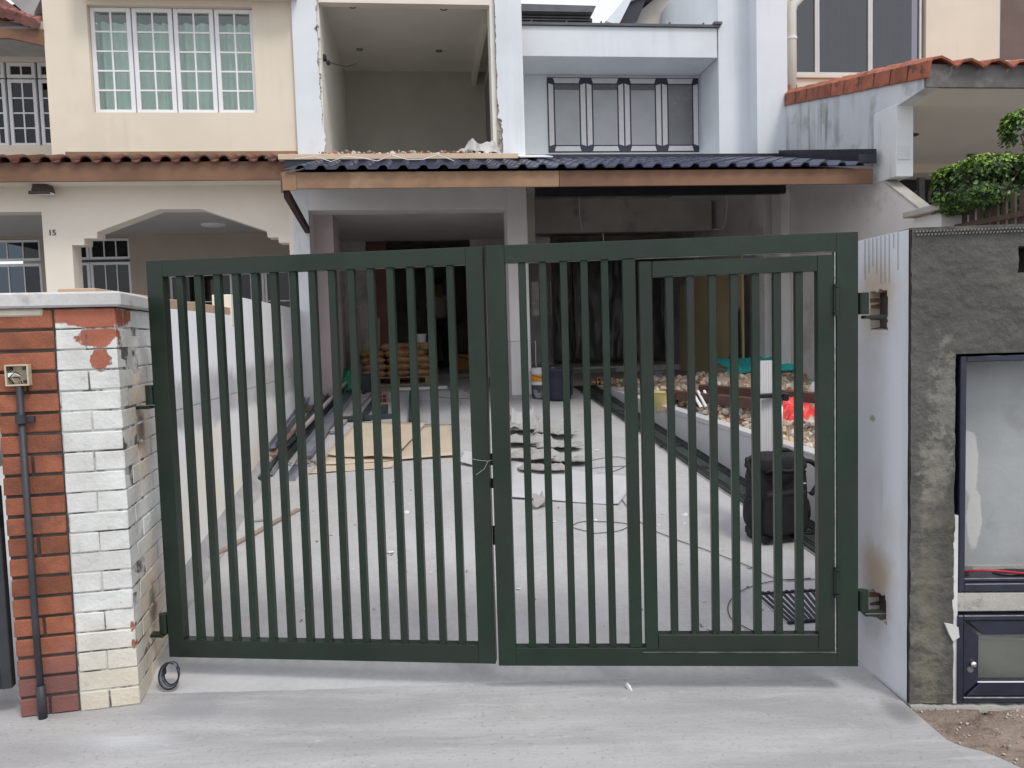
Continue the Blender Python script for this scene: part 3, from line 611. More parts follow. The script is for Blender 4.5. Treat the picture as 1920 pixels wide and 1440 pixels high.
# ------------------------------------------------------------------ right neighbour
rn = thing('terrace_house', 'cream house on the right with tall dark windows and a terracotta edged carport', 'house', HO, A)
T = .1
a0 = hp(1491, 60, T)[0]; a1, zb = hp(1736, 141, T); b0 = hp(1873, 60, T)[0]; zb2 = hp(1890, 113, T)[1]
walls_around(rn, 3.401, 9, 3.4, 6.4, [(a0, a1, zb, 6.3), (b0, 9, zb2, 6.3)], T, T + .15, CREAM)
G_REF = glass('reflecting_glass', (.45, .43, .47), .09)
ALU = mat('aluminium_frame', (.55, .54, .53), .4, .05, 5, metal=.3)
xs = [a0, hp(1534, 70, T)[0], hp(1634, 70, T)[0], hp(1730, 70, T)[0]]
for i, (x0, x1) in enumerate(zip(xs, xs[1:])):
    f = MB().box(x0, x0 + .03, T + .02, T + .07, zb, 6.3).box(x1 - .03, x1, T + .02, T + .07, zb, 6.3).box(x0 + .03, x1 - .03, T + .02, T + .07, zb, zb + .035).build('window', ALU, rn, bev=.003)
    MB().box(x0 + .03, x1 - .03, T + .04, T + .046, zb + .035, 6.3).build('pane', G_REF, f)
    for k in range(int((x1 - x0) / .09)): MB().box(x0 + .05 + k * .09, x0 + .105 + k * .09, T + .16, T + .175, zb, 6.3).build('window_grille', mat('blind_slat', (.15, .14, .155), .7) if k == 0 and i == 0 else bpy.data.materials['blind_slat'], f)
MB().box(a0, a1, T + .30, T + .35, zb, 6.3).build('blind', mat('brown_blind', (.16, .15, .16), .8, .1), rn)
f = MB().box(b0, b0 + .03, T + .02, T + .07, zb2, 6.3).build('window', ALU, rn); MB().box(b0 + .03, 9, T + .05, T + .06, zb2, 6.3).build('blind', mat('brown_screen', (.15, .105, .09), .7, .1), f)
MB().box(3.42, a1 + .05, T - .03, T, zb - .05, zb - .005).build('window_sill', CREAM, rn, bev=.004)
q = hp(1484, 60, T - .1); MB().tube([(q[0], T - .10, 3.9), (q[0], T - .10, 5.32), (q[0] + .03, T - .1, 5.42), (q[0] + .12, T - .1, 5.5), (q[0] + .2, T - .1, 6)], .055, 12).build('downpipe', mat('cream_pipe', (.66, .66, .6), .5, .04), rn, smooth=True)
MB().tube([(q[0], T - .10, 5.0), (q[0], T - .10, 5.03)], .065, 12).build('pipe_collar', UPVC, rn); 
MB().box(q[0] - .1, q[0] + .05, T - .14, T, vz - .02, vz + .3).build('brick_stub', TILER, rn)
# carport roof with verge
G0 = Vector((PS + .02, -.22, vz + .0)); G1 = Vector((PS + .02, et, ez)); Lr = (G1 - G0).length; rslope = math.atan2(G0.z - G1.z, G0.y - G1.y)
rr = MB().prism([(G1.y + .02, G1.z - .02), (T, G0.z + (T - G0.y) * math.tan(rslope) - .02), (T, G0.z - .1), (G1.y + .04, G1.z - .03)], PS + .135, 9, pf).build('carport_roof', TILER, rn, recalc=True)
vt_ = MB().prism([(0, .16), (.40, .175), (.40, .045), (.335, .0), (0, .0)], 0, .03, lambda a, b, d: (d, a, b)).mesh('verge_tile', TILER, bev=.004)
vt2 = MB().prism([(0, .0), (.05, .045), (.12, .06), (.2, .03), (.25, .0), (.25, -.02), (.2, .01), (.12, .04), (.05, .025), (0, -.02)], 0, .42, lambda a, b, d: (a, d, b)).mesh('roof_tile', TILER, smooth=False, recalc=True)
nv = 10; stp = Lr / nv
for i in range(nv):
    p = G1.lerp(G0, i / nv)
    o = MB().prism([(-.01, .01), (-.02, .150), (stp + .01, .135), (stp + .01, .0)], 0, .03, pf).mesh('verge_tile', TILER, bev=.003) if i == 0 else o
    link('verge_tile', o, rr, (p.x - .04, p.y - .02, p.z - .02), (rslope + .03 + random.uniform(-.01, .01), 0, 0))
    link('roof_tile', vt2, rr, (p.x - .03, p.y - .04, p.z + .11), (rslope + .05, 0, random.uniform(-.02, .02)))
    for c in range(1, 14):
        if i < 2: link('roof_tile', vt2, rr, (p.x - .03 + c * .262, p.y - .06, p.z + .085), (rslope + .05, 0, random.uniform(-.02, .02)))
GF = mat('grey_stained_fascia', (.11, .10, .098), .7, .2, 3, .1, 60, stain=((.20, .19, .19), .6, 3, .52), streak=((.05, .045, .045), .5, 8))
z_lo = e2[1]; MB().box(PS + .0, 9, et - .0, et + .03, z_lo, ez + .115).build('fascia', GF, rn, bev=.003)
CE = mat('carport_ceiling', (.72, .66, .57), .85, .04, 1)
tb = 1.1
MB().prism([(et + .03, z_lo - .0), (k2[0], k2[1]), (tb, k2[1] + .02), (tb, k2[1] + .1), (et + .03, z_lo + .1)], PS + .132, 9, pf).build('ceiling', CE, rn, recalc=True)
for x, y in ((1700, 251), (1832, 291)):
    q = w2h(onz(x, y, k2[1])); MB().box(-.13, .13, -.03, .03, -.015, 0).build('ceiling_slot', BRZ, rn, loc=(q[0], q[1], k2[1] - .002), rot=(0, 0, .15))
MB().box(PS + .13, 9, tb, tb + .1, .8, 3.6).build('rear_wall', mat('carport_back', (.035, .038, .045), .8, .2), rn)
MB().box(PS + .13, 9, T + .16, tb, k2[1] + .12, k2[1] + .2).build('ceiling', CE, rn)
for i in range(9):
    q = hp(1702 + i * 13, 366, .9); MB().box(q[0], q[0] + .05, .9, .93, q[1] - .1, q[1] + .06).build('rear_shutter_slat', mat('dim_slat', (.16, .15, .14), .9) if i == 0 else bpy.data.materials['dim_slat'], rn)
q = hp(1728, 380, -.5); MB().box(q[0] - .03, q[0] + .04, -.5, -.44, 1, q[1] + .3).build('post', METG, rn)
# neighbour side fence on the party line
fnc = thing('fence', 'dark brown vertical slat fence above the cement wall at the right edge', 'fence', HO, A)
SLT = mat('brown_slat', (.085, .06, .045), .7, .2, 6)
tA = sp(1790, 400, PS + .1)[0]; tB = sp(1960, 380, PS + .1)[0] - .4; zA = sp(1790, 392, PS + .1)[1]
zB = zA + .02; n = 14
MB().box(PS + .05, PS + .09, tB, tA, zA - .18, zA - .14).build('rail', SLT, fnc); MB().box(PS + .05, PS + .09, tB, tA, 2.03, 2.07).build('rail', SLT, fnc)
sm_ = MB().box(0, .02, 0, .045, 2.0, zA + .02).mesh('slat', SLT, bev=.002)
for i in range(n): link('slat', sm_, fnc, (PS + .092, tA - .05 - i * (tA - tB - .1) / n, 0))
# capped end pier
cp = thing('wall_pier', 'white pier with a mossy flat cap at the end of the sloping wall', 'pier', HO, A)
pa = sp(1745, 410, PS - .05); pz = sp(1745, 398, PS)[1]
ty = tc2 - .02
MB().box(PS - .07, PS + .30, ty - .36, ty - .0, 1.5, zc2 - .06).build('pier_body', mat('painted_block', (.66, .66, .66), .9, .06, 4, .2), cp, bev=.006)
MB().box(PS - .14, PS + .38, ty - .42, ty + .06, zc2 - .058, zc2 + .0).build('cap', SKIRT, cp, bev=.008)
# hedges
LEAF = [mat('leaf_light', (.24, .38, .05), .5, .25, 20, spec=.4), mat('leaf_mid', (.11, .20, .035), .5, .25, 20, spec=.4), mat('leaf_dark', (.035, .075, .02), .55, .25, 20, spec=.4)]
def hedge(label, c, rx, ry, rzz, n, seed, trunk=True, cat='shrub', name='topiary_shrub'):
    rd = random.Random(seed); root = thing(name, label, cat, (c[0], c[1], PZ), 0); b = MB(); cz = c[2] - PZ
    for i in range(n):
        th = rd.uniform(0, 2 * PI); ph = math.asin(rd.uniform(-1, 1)); k = 1 - .34 * rd.random() ** 1.8
        d = Vector((math.cos(ph) * math.cos(th), math.cos(ph) * math.sin(th), math.sin(ph)))
        e = .42; sq = Vector([math.copysign(abs(x) ** e, x) for x in d]); bumpy = 1 + .13 * mn.noise(Vector((d.x * 3, d.y * 3, d.z * 3 + seed)))
        p = Vector((sq.x * rx, sq.y * ry, sq.z * rzz)) * k * bumpy + Vector((0, 0, cz))
        s = rd.uniform(.014, .026); nrm = (d + Vector((rd.uniform(-1, 1), rd.uniform(-1, 1), rd.uniform(-.2, 1.2)))).normalized()
        x = nrm.orthogonal().normalized(); x.rotate(Matrix.Rotation(rd.uniform(0, 6), 3, nrm)); y = nrm.cross(x)
        b.add([p - x * s, p + y * s * .55 + nrm * s * .15, p + x * s, p - y * s * .55 + nrm * s * .15], [(0, 1, 2), (0, 2, 3)], 0 if (k > .90 and d.z > .2 and rd.random() < .6) else (1 if rd.random() < .4 else 2))
    stuff(b.build('crown', LEAF, root))
    t = MB(); t.tube([(0, 0, 0), (.02, 0, cz * .5), (0, .02, cz - rzz * .3)], [.035, .03, .022], 7)
    for k in range(7):
        a = rd.uniform(0, 6); t.tube([(0, .01, cz - rzz * 1.0), (rx * .4 * math.cos(a), ry * .4 * math.sin(a), cz - rzz * .3), (rx * .7 * math.cos(a), ry * .7 * math.sin(a), cz + rzz * .3)], [.014, .01, .005], 5)
    t.build('trunk', mat('bark_' + str(seed), (.12, .09, .065), .9, .25, 15), root)
YH = 6.3
def atY(px, py, Y): return onp(px, py, (0, Y, 0), (0, 1, 0))
p = atY(1850, 343, YH); hedge('clipped green hedge bush above the brown fence by the right carport', p + Vector((.05, 0, -.02)), .37, .34, .20, 12500, 3)
p = atY(1948, 272, YH - .1); hedge('dark green bush cut off by the right edge of the photo', p, .21, .25, .30, 4000, 5)
# ------------------------------------------------------------------ left boundary wall
bwl = thing('boundary_wall', 'long white rendered boundary wall running up the left side of the driveway', 'wall', HO, A)
BS = -2.42
tF = -5.72; tS = sp(433, 570, BS)[0]; zt1 = 1.695; zt2 = 1.84
GB = mat('boundary_render', (.66, .68, .71), .88, .04, 2, .15, 50, stain=((.63, .57, .46), .5, 1.0, .52),)
# grey band along the groove: shading and dirt put into the colour
q = NT('boundary_wall_render'); sx = q.n('ShaderNodeSeparateXYZ'); q.l(q.P, sx.inputs[0]); z = sx.outputs[2]
nz_ = q.math('MULTIPLY', q.math('SUBTRACT', q.noise(2.2, 5), .5), .35); zz_ = q.math('ADD', z, nz_)
lowf = q.ss(zz_, 1.05, .85); low = q.mix(q.ss(q.noise(1.1, 3), .42, .6), (.84, .84, .845), (.84, .78, .65))
c = q.mix(lowf, (.85, .86, .875), low); band = q.math('MULTIPLY', q.ss(zz_, .93, 1.03), q.ss(zz_, 1.36, 1.22))
c = q.mix(q.math('MULTIPLY', band, q.math('ADD', q.math('MULTIPLY', q.noise(3, 4), .9), .25)), c, (.36, .36, .37))
q.l(c, q.p.inputs['Base Color']); q.p.inputs['Roughness'].default_value = .85; q.l(q.bump(q.noise(50, 6), .2, .004), q.p.inputs['Normal']); GB = q.m
MB().box(BS - .12, BS, tF, tS, -.1, 1.12).box(BS - .12, BS - .006, tF, tS, 1.12, 1.128).box(BS - .12, BS - .0, tF, tS, 1.128, zt1).build('wall', GB, bwl)
MB().box(BS - .12, BS, tS + .001, -.34, -.1, 1.12).box(BS - .12, BS - .006, tS + .001, -.34, 1.12, 1.128).box(BS - .12, BS - .0, tS + .001, -.34, 1.128, zt2).build('wall', GB, bwl)
MB().box(BS - .16, BS - .005, tF, tS - .005, zt1 + .002, zt1 + .055).build('coping', mat('tan_coping', (.45, .31, .22), .85, .1, 6), bwl, bev=.004)
MB().box(BS - .13, BS + .004, tS - .01, tS + .13, zt1 - .08, zt2 + .005).build('wall_step', CREAML, bwl, bev=.004)
q0 = [ramp(350 + i * 0, 1090) for i in range(1)]
m = MB(); n = 40
for i in range(n):
    pass
P0 = h2w(BS, tF - .15, 0); P1 = h2w(BS, -.35, 0)
def cove(u, v):
    p = P0.lerp(P1, u); w_ = (.13 - .04 * u + .02 * mn.noise(Vector((u * 12, 0, 0)))) * (1 - v); g = rz(p.y)
    return (p.x + HU.x * w_, p.y, g + .003 + .085 * v ** 1.8)
m.grid(60, 6, cove); m.build('concrete_fillet', mat('grey_fillet', (.33, .33, .335), .85, .15, 5, .3), None, smooth=True)
fo = C.objects[-1]; fo.parent = bwl; fo.matrix_parent_inverse = (Matrix.Translation(HO) @ Matrix.Rotation(A, 4, 'Z')).inverted()
# ------------------------------------------------------------------ brick gate pillar
PC = Vector((-1.592, 3.111, 0)); PA = math.radians(11.5)
bp_ = thing('gate_pillar', 'brick gate pillar half bare red brick and half flaking white paint', 'pillar', PC, PA)
q = NT('white_painted_brick')
c = q.mix(q.ss(q.noise(7, 5), .35, .7), (.70, .71, .69), (.58, .585, .56))
sx = q.n('ShaderNodeSeparateXYZ'); q.l(q.P, sx.inputs[0])
c = q.mix(q.math('MULTIPLY', q.ss(sx.outputs[2], .5, .05), .75), c, (.60, .53, .40))
c = q.mix(q.math('MULTIPLY', q.ss(q.noise(13, 8, .75), .60, .70), .4), c, (.20, .19, .17)); c = q.mix(q.math('MULTIPLY', q.ss(q.noise(3, 4, .7), .5, .65), .3), c, (.42, .42, .39))
RO = ((-1.655, 3.38, 1.15), (-1.66, 3.40, .34))
for ctr in RO:
    c = q.mix(q.math('MULTIPLY', q.blob(ctr, (.16, .17, .24), .8, .25, 8), .65), c, (.50, .33, .17)); c = q.mix(q.math('MULTIPLY', q.blob((ctr[0], ctr[1], ctr[2] - .02), (.1, .06, .09), .6, .35, 14), .85), c, (.06, .045, .035))
red = q.mix(q.noise(18, 5), (.44, .14, .075), (.25, .075, .045))
chip = q.math('MAXIMUM', q.blob((-1.68, 3.12, 1.625), (.21, .25, .052), .06, .45, 9), q.blob((-1.665, 3.13, 1.54), (.075, .08, .06), .06, .55, 12))
chip = q.math('MAXIMUM', chip, q.blob((-1.655, 3.13, 1.44), (.04, .06, .05), .06, .55, 14))
chip = q.math('MAXIMUM', chip, q.blob((-1.60, 3.11, .335), (.008, .03, .02), .2, .4, 60)); chip = q.math('MAXIMUM', chip, q.blob((-1.60, 3.11, .26), (.008, .03, .02), .2, .4, 60))
c = q.mix(chip, c, red)
q.l(c, q.p.inputs['Base Color']); q.p.inputs['Roughness'].default_value = .6
q.l(q.bump(q.math('SUBTRACT', q.math('ADD', q.noise(60, 6), q.math('MULTIPLY', q.noise(9, 4), 2.)), q.math('MULTIPLY', chip, 1.6)), .7, .005), q.p.inputs['Normal']); WBR = q.m
MB().box(-.445, -.008, .008, .60, 0, 1.655).build('mortar_core', MORTAR, bp_)
CH = 1.652 / 20; HB = CH - .006
meshes = {}
def brick(x0, x1, y0, y1, k, mt):
    HB = CH - (.0125 if mt is BRICK else .006)
    if mt is BRICK: x1 -= .004; x0 += .002
    w_, d_ = x1 - x0, y1 - y0; key = (round(w_, 3), round(d_, 3), mt.name, random.randrange(4))
    if key not in meshes:
        me_ = meshes[key] = MB().box(-w_ / 2, w_ / 2, -d_ / 2, d_ / 2, -HB / 2, HB / 2).mesh('brick', mt, bev=random.choice((.0022, .0035, .0045)))
        for v_ in me_.vertices: v_.co += Vector([random.uniform(-.0014, .0014) for _ in range(3)])
    link('brick', meshes[key], bp_, ((x0 + x1) / 2 + random.uniform(-.0015, .0015), (y0 + y1) / 2 + random.uniform(-.002, .002), (k + .5) * CH), (0, random.uniform(-.004, .004), random.uniform(-.006, .006)))
gp = .005; u_ = .1125
WM = mat('white_joint', (.50, .495, .47), .9, .15, 12, .4, stain=((.05, .045, .04), .9, 9, .46))
for k in range(20):
    z = k * CH
    if k % 2 == 0:
        brick(-2 * u_ + gp / 2, -u_ - gp / 2, 0, .12, k, WBR); brick(-u_ + gp / 2, 0, 0, .215, k, WBR)
        brick(-4 * u_, -2 * u_ - gp / 2, 0, .1, k, BRICK) if k % 4 else [brick(-4 * u_, -3 * u_ - gp / 2, 0, .1, k, BRICK), brick(-3 * u_ + gp / 2, -2 * u_ - gp / 2, 0, .1, k, BRICK)]
        brick(-.12, 0, .215 + gp, .43, k, WBR); brick(-.12, 0, .43 + gp, .60, k, WBR)
    else:
        brick(-2 * u_ + gp / 2, 0, 0, .1075, k, WBR); brick(-4 * u_, -2 * u_ - gp / 2, 0, .1, k, BRICK)
        brick(-.12, 0, .1075 + gp, .3225, k, WBR); brick(-.12, 0, .3225 + gp, .54, k, WBR)
MB().box(-2 * u_, -.001, .006, .3, 0, 1.65).box(-.12, -.006, .0055, .6, 0, 1.65).build('painted_joint', WM, bp_)
CAPM = mat('coping_white', (.56, .555, .545), .88, .10, 4, .4, 40, stain=((.27, .25, .23), .65, 4, .53), fine=.15)
MB().box(-1.7, .030, -.025, .62, 1.656, 1.716).build('coping', CAPM, bp_, bev=.008)
MB().box(-1.7, -.26, -.005, .02, 1.62, 1.655).build('mortar_drip', mat('pale_mortar', (.55, .51, .42), .9, .1, 8), bp_, bev=.01)
MB().box(-1.7, -.451, .05, .3, 1.3, 1.656).build('wall_panel', BRICK, bp_)
for k in range(4):
    for i in range(4):
        x1 = -.455 - i * .225 - (k % 2) * .1; MB().box(x1 - .217, x1, .0, .1, (19 - k) * CH + .004, (20 - k) * CH - .005).build('brick', BRICK, bp_, bev=.003)
# junction box, conduit
DK = mat('dark_conduit', (.035, .038, .045), .5, .15, 10); IV = mat('ivory_box', (.52, .46, .33), .55, .1, 10)
qx, qz = (lambda p: ((p - PC).dot(Vector((math.cos(PA), math.sin(PA), 0))), p.z))(onp(38, 703, PC, (-math.sin(PA), math.cos(PA), 0)))
jb = thing('junction_box', 'open ivory junction box with loose wires on the red brick', 'junction box', PC + Vector((math.cos(PA) * qx, math.sin(PA) * qx, qz)), PA)
b = MB().box(-.042, .042, -.006, -.002, -.042, .042)
for a in ((-.042, -.036, -.042, .042), (.036, .042, -.042, .042), (-.036, .036, -.042, -.036), (-.036, .036, .036, .042)): b.box(a[0], a[1], -.035, -.006, a[2], a[3])
b.build('box_shell', IV, jb, bev=.001)
for s1, s2 in ((-1, 1), (1, 1), (1, -1)): MB().box(.024 * s1 + .004 * s1 - .006, .028 * s1 + .006, -.034, -.006, .026 * s2 - .006, .026 * s2 + .006).build('screw_boss', BLACKP, jb)
for i in range(4):
    MB().tube([(-.02 + .01 * i, -.012, -.036), (-.03 + .012 * i, -.03, -.01), (-.005 * i, -.04, .015 - .008 * i), (.018, -.03, -.005), (.005, -.025, -.028)], .0022, 5).build('loose_wire', (BLACKP, UPVC, IV, BLACKP)[i], jb, smooth=True)
MB().box(-.034, -.012, -.03, -.02, -.008, .01).build('terminal_block', UPVC, jb, bev=.002)
cd = thing('conduit_pipe', 'dark vertical conduit running down the red brick from the junction box', 'conduit', (jb.location.x, jb.location.y, 0), PA)
MB().tube([(.003, -.025, .03), (.0, -.024, .4), (.002, -.022, qz - .043)], .013, 12).build('pipe', DK, cd, smooth=True); MB().tube([(.003, -.025, .0), (.003, -.025, .14)], .017, 12).build('coupling', DK, cd, smooth=True)
MB().tube([(.0, -.024, qz - .19), (.0, -.024, qz - .155)], .02, 12).box(.01, .045, -.02, -.004, qz - .185, qz - .165).build('pipe_clip', DK, cd)
# neighbour's dark gate left of the pillar
ng = thing('side_gate', 'dark metal gate with pale infill bars at the lower left edge', 'gate', PC + Vector((-.445 * math.cos(PA) - .02, -.445 * math.sin(PA) + .02, 0)), PA)
MB().box(-.06, -.02, -.0, .04, .12, .95).build('stile', DK, ng, bev=.003); MB().box(-1.2, -.06, 0, .04, .12, .20).build('rail', DK, ng, bev=.003); MB().box(-1.2, -.02, 0, .04, .78, .84).build('rail', DK, ng, bev=.003)
for i in range(7): MB().box(-.10 - i * .07, -.065 - i * .07, .005, .03, .20, .95 if i % 2 else .78).build('bar', mat('pale_bar', (.5, .48, .46), .6) if i == 0 else (bpy.data.materials['pale_bar'] if i % 2 == 0 else DK), ng, bev=.002)
# ------------------------------------------------------------------ right front wall
RC = Vector((1.53, 2.955, 0)); RA = math.radians(-3.5)
fw_ = thing('front_wall', 'rough grey cement front wall with white end face beside the gate', 'wall', RC, RA)
ux = Vector((math.cos(RA), math.sin(RA), 0)); uy = Vector((-math.sin(RA), math.cos(RA), 0))
def rp(px, py, off=0.):
    p = onp(px, py, RC + uy * off, uy) - RC; return p.dot(ux), p.z
WT = rp(1705, 430)[1]
ub0, ubz1 = rp(1797, 668); _, ubz0 = rp(1797, 1106); lb0, lbz1 = rp(1790, 1150); _, lbz0 = rp(1788, 1311)
hx0, hz0 = rp(1903, 512); hx1, hz1 = rp(1925, 462)
def cemz(x, z): 
    return .009 * mn.fractal(Vector((x * 6, z * 9, 0)), 1, 2, 3) + .0035 * mn.noise(Vector((x * 30, z * 45, 2))) + .0018 * mn.noise(Vector((x * 90, z * 130, 2)))
def cem(x0, x1, z0, z1, name='cement_render', ed=.0):
    nx = max(4, int((x1 - x0) / .010)); nz = max(4, int((z1 - z0) / .010))
    def f(u, v):
        x = x0 + (x1 - x0) * u; z = z0 + (z1 - z0) * v; return (x, -.020 + cemz(x, z), z)
    return MB().grid(nx, nz, f).build(name, CEMENT, fw_, smooth=True)
W1_ = 2.6; D = .34
SKT = lbz0 - .008
cem(.0, ub0 - .02, SKT, WT); cem(ub0 - .02, hx0, ubz1 + .01, WT); cem(hx0, W1_, ubz1 + .01, hz0); cem(hx0, W1_, hz1, WT)
cem(ub0 - .02, W1_, lbz1 + .04, ubz0 - .0) if False else None
BODY = MORTAR
for b_ in ((.0, ub0 - .018, .03, D, 0, WT - .004), (ub0 - .018, W1_, .03, D, ubz1 + .012, hz0), (ub0 - .018, hx0 + .002, .03, D, hz0, WT - .004), (hx0, W1_, .03, D, hz1, WT - .004), (hx0, W1_, .2, D, hz0, hz1),
           (ub0 - .018, W1_, .30, D, 0, ubz1 + .012), (ub0 - .018, W1_, .02, .30, 0, lbz0 - .004), (lb0, W1_, .02, .30, lbz1 + .004, ubz0 - .004)):
    MB().box(*b_).build('wall_core', BODY if b_[2] > .03 or b_[5] > 1 else SKIRT, fw_)
MB().box(0, W1_, -.014, D, WT - .004, WT + .004).build('wall_top', CEMENT, fw_)
bd = MB(); 
for i in range(190):
    x = .01 + i * .0125; 
    for r_ in (0, 1): bd.box(x + .006 * r_, x + .006 + .006 * r_, -.034, -.020, WT - .016 - .012 * r_, WT - .010 - .012 * r_)
stuff(bd.build('corner_bead', mat('galvanised_bead', (.16, .16, .145), .5, .2, 20), fw_))
# skirting and pale patches
def ragged(x0, x1, zlo, zhi, y0, y1, amp, mt, name, seed):
    n = int((x1 - x0) / .008); top = [(x0 + (x1 - x0) * i / n, zhi + amp * mn.noise(Vector((i * .12, seed, 0))) + amp * .5 * mn.noise(Vector((i * .45, seed, 4)))) for i in range(n + 1)]
    bot = [(x0 + (x1 - x0) * i / n, zlo + amp * .6 * mn.noise(Vector((i * .1, seed, 9)))) for i in range(n, -1, -1)]
    return MB().prism(top + bot, y0, y1).build(name, mt, fw_, recalc=True)
ragged(.0, W1_, -.03, SKT - .006, -.034, .02, .009, SKIRT, 'skirting', 3)
MB().box(ub0 - .014, W1_, -.016, .02, lbz1 + .012, ubz0 - .008).build('mid_band', SKIRT, fw_, bev=.004)
def raggedv(z0, z1, xl, xr, y0, y1, amp, mt, name, seed):
    n = int((z1 - z0) / .008); L = [(xl + amp * mn.noise(Vector((i * .15, seed, 0))) + amp * .5 * mn.noise(Vector((i * .5, seed, 4))), z0 + (z1 - z0) * i / n) for i in range(n + 1)]
    return MB().prism(L + [(xr, z1), (xr, z0)], y0, y1).build(name, mt, fw_, recalc=True)
raggedv(SKT, ubz0 + .30, ub0 - .022, ub0 - .004, -.018, .02, .005, UPVC if False else mat('filler', (.60, .60, .58), .85, .08, 12), 'filler_strip', 8)
rd_ = MB().prism([(lb0 - .05, lbz1 - .03), (lb0 - .02, lbz1 - .035), (lb0 + .0, lbz1 - .045), (lb0 + .004, lbz1 - .085), (lb0 - .02, lbz1 - .10), (lb0 - .035, lbz1 - .07)], -.03, -.018).build('filler_lump', bpy.data.materials['filler'], fw_, recalc=True)
# upper meter compartment
F1 = .045
uf = MB().box(ub0, ub0 + .022, -.02, .12, ubz0, ubz1).box(ub0 + .022, W1_, -.02, .12, ubz1 - .022, ubz1).box(ub0 + .022, W1_, -.02, .12, ubz0, ubz0 + .03).build('compartment_frame', NAVYF, fw_, bev=.003)
MB().box(ub0 + .022, W1_, .0, .10, ubz0 + .03, ubz0 + .045).build('frame_track', NAVYF, uf, bev=.003)
PNL = mat('compartment_panel', (.33, .345, .345), .85, .15, 2.5, .25, 60, stain=((.22, .225, .22), .6, 1.8, .5), extra=[((1.83, 3.05, .93), (.035, .4, .12), (.52, .52, .50), .9, .1, .25, 12), ((1.85, 3.05, .70), (.03, .4, .12), (.52, .52, .50), .9, .1, .25, 14)])
MB().box(ub0 + .022, W1_, .12, .14, ubz0 + .03, ubz1 - .022).build('back_panel', PNL, fw_)
MB().box(ub0 + .022, W1_, .11, .30, lbz1 + .02, ubz0 + .06).build('compartment_floor', SKIRT, fw_)
RW = mat('red_wire', (.45, .015, .03), .4, .1)
a = rp(1799, 1076, .05); MB().tube([(a[0], .05, a[1] - .0), (a[0] + .02, .02, a[1] + .02), (a[0] + .06, .0, a[1] + .03), (a[0] + .14, .0, a[1] + .025), (a[0] + .22, .02, a[1] + .01), (a[0] + .4, .04, a[1] + .015)], .0042, 8).build('red_wire', RW, fw_, smooth=True)
MB().lathe([(0, .004), (.05, .004), (.055, 0)], 20, Matrix.Diagonal((1.6, .7, 1, 1))).build('cable_hole', BLACKP, fw_, loc=(a[0] + .22, .06, ubz0 + .048))
MB().lathe([(0, .006), (.014, .006), (.016, 0)], 12, Matrix.Diagonal((1.5, .8, 1, 1))).build('cable_hole', BLACKP, fw_, loc=(a[0] + .015, .05, ubz0 + .047))
# lower glazed hatch
hat = MB()
def mitre(x0, x1, z0, z1, w_, y0, y1):
    P_ = [[(x0, z0), (x0, z1), (x0 + w_, z1 - w_), (x0 + w_, z0 + w_)], [(x0, z0), (x1, z0), (x1, z0 + w_), (x0 + w_, z0 + w_)], [(x0, z1), (x0 + w_, z1 - w_), (x1, z1 - w_), (x1, z1)]]
    for p_ in P_:
        cx_ = sum(a for a, b in p_) / 4; cz_ = sum(b for a, b in p_) / 4
        yield [(a + (cx_ - a) * .012, b + (cz_ - b) * .02) for a, b in p_]
MB().box(lb0, lb0 + .022, -.026, .05, lbz0, lbz1).box(lb0 + .022, W1_, -.026, .05, lbz1 - .02, lbz1).box(lb0 + .022, W1_, -.026, .05, lbz0, lbz0 + .02).build('hatch_frame', NAVYF, fw_, bev=.003)
hd = MB().box(lb0 + .024, W1_, -.002, .03, lbz0 + .022, lbz0 + .03).build('hatch_door', NAVYF, fw_)
for p_ in mitre(lb0 + .024, W1_, lbz0 + .022, lbz1 - .022, .058, 0, 0): MB().prism(p_, -.02, .02).build('door_rail', NAVYF, hd, recalc=True, bev=.002)
MB().box(lb0 + .08, W1_, .0, .006, lbz0 + .078, lbz1 - .078).build('pane', glass('dusty_glass', (.86, .88, .86), .14, .3), hd)
MB().box(lb0 + .078, W1_, -.023, -.017, lbz0 + .078, lbz0 + .081).build('glazing_bead', UPVC, hd)
MB().lathe([(.0, .018), (.010, .016), (.013, .008), (.008, 0)], 14, Matrix.Rotation(PI / 2, 4, 'X')).build('knob', mat('chrome', (.7, .7, .7), .2, .02, metal=1.), hd, smooth=True, loc=(lb0 + .058, -.02, lbz0 + .155))
MB().lathe([(0, .003), (.012, .003), (.013, 0)], 14, Matrix.Rotation(PI / 2, 4, 'X')).build('keyhole', mat('dull_steel', (.3, .3, .32), .4, .1, metal=.8), hd, loc=(lb0 + .05, -.02, lbz0 + .13))
MB().box(lb0 + .022, W1_, .06, .09, lbz0, lbz1).build('hatch_back', mat('hatch_cement', (.56, .58, .55), .9, .25, 4, stain=((.33, .33, .31), .5, 6, .6)), fw_)
MB().tube([(lb0 + .085, .012, lbz1 - .10), (lb0 + .3, .05, lbz1 - .125)], .004, 6).build('cable', UPVC, fw_)
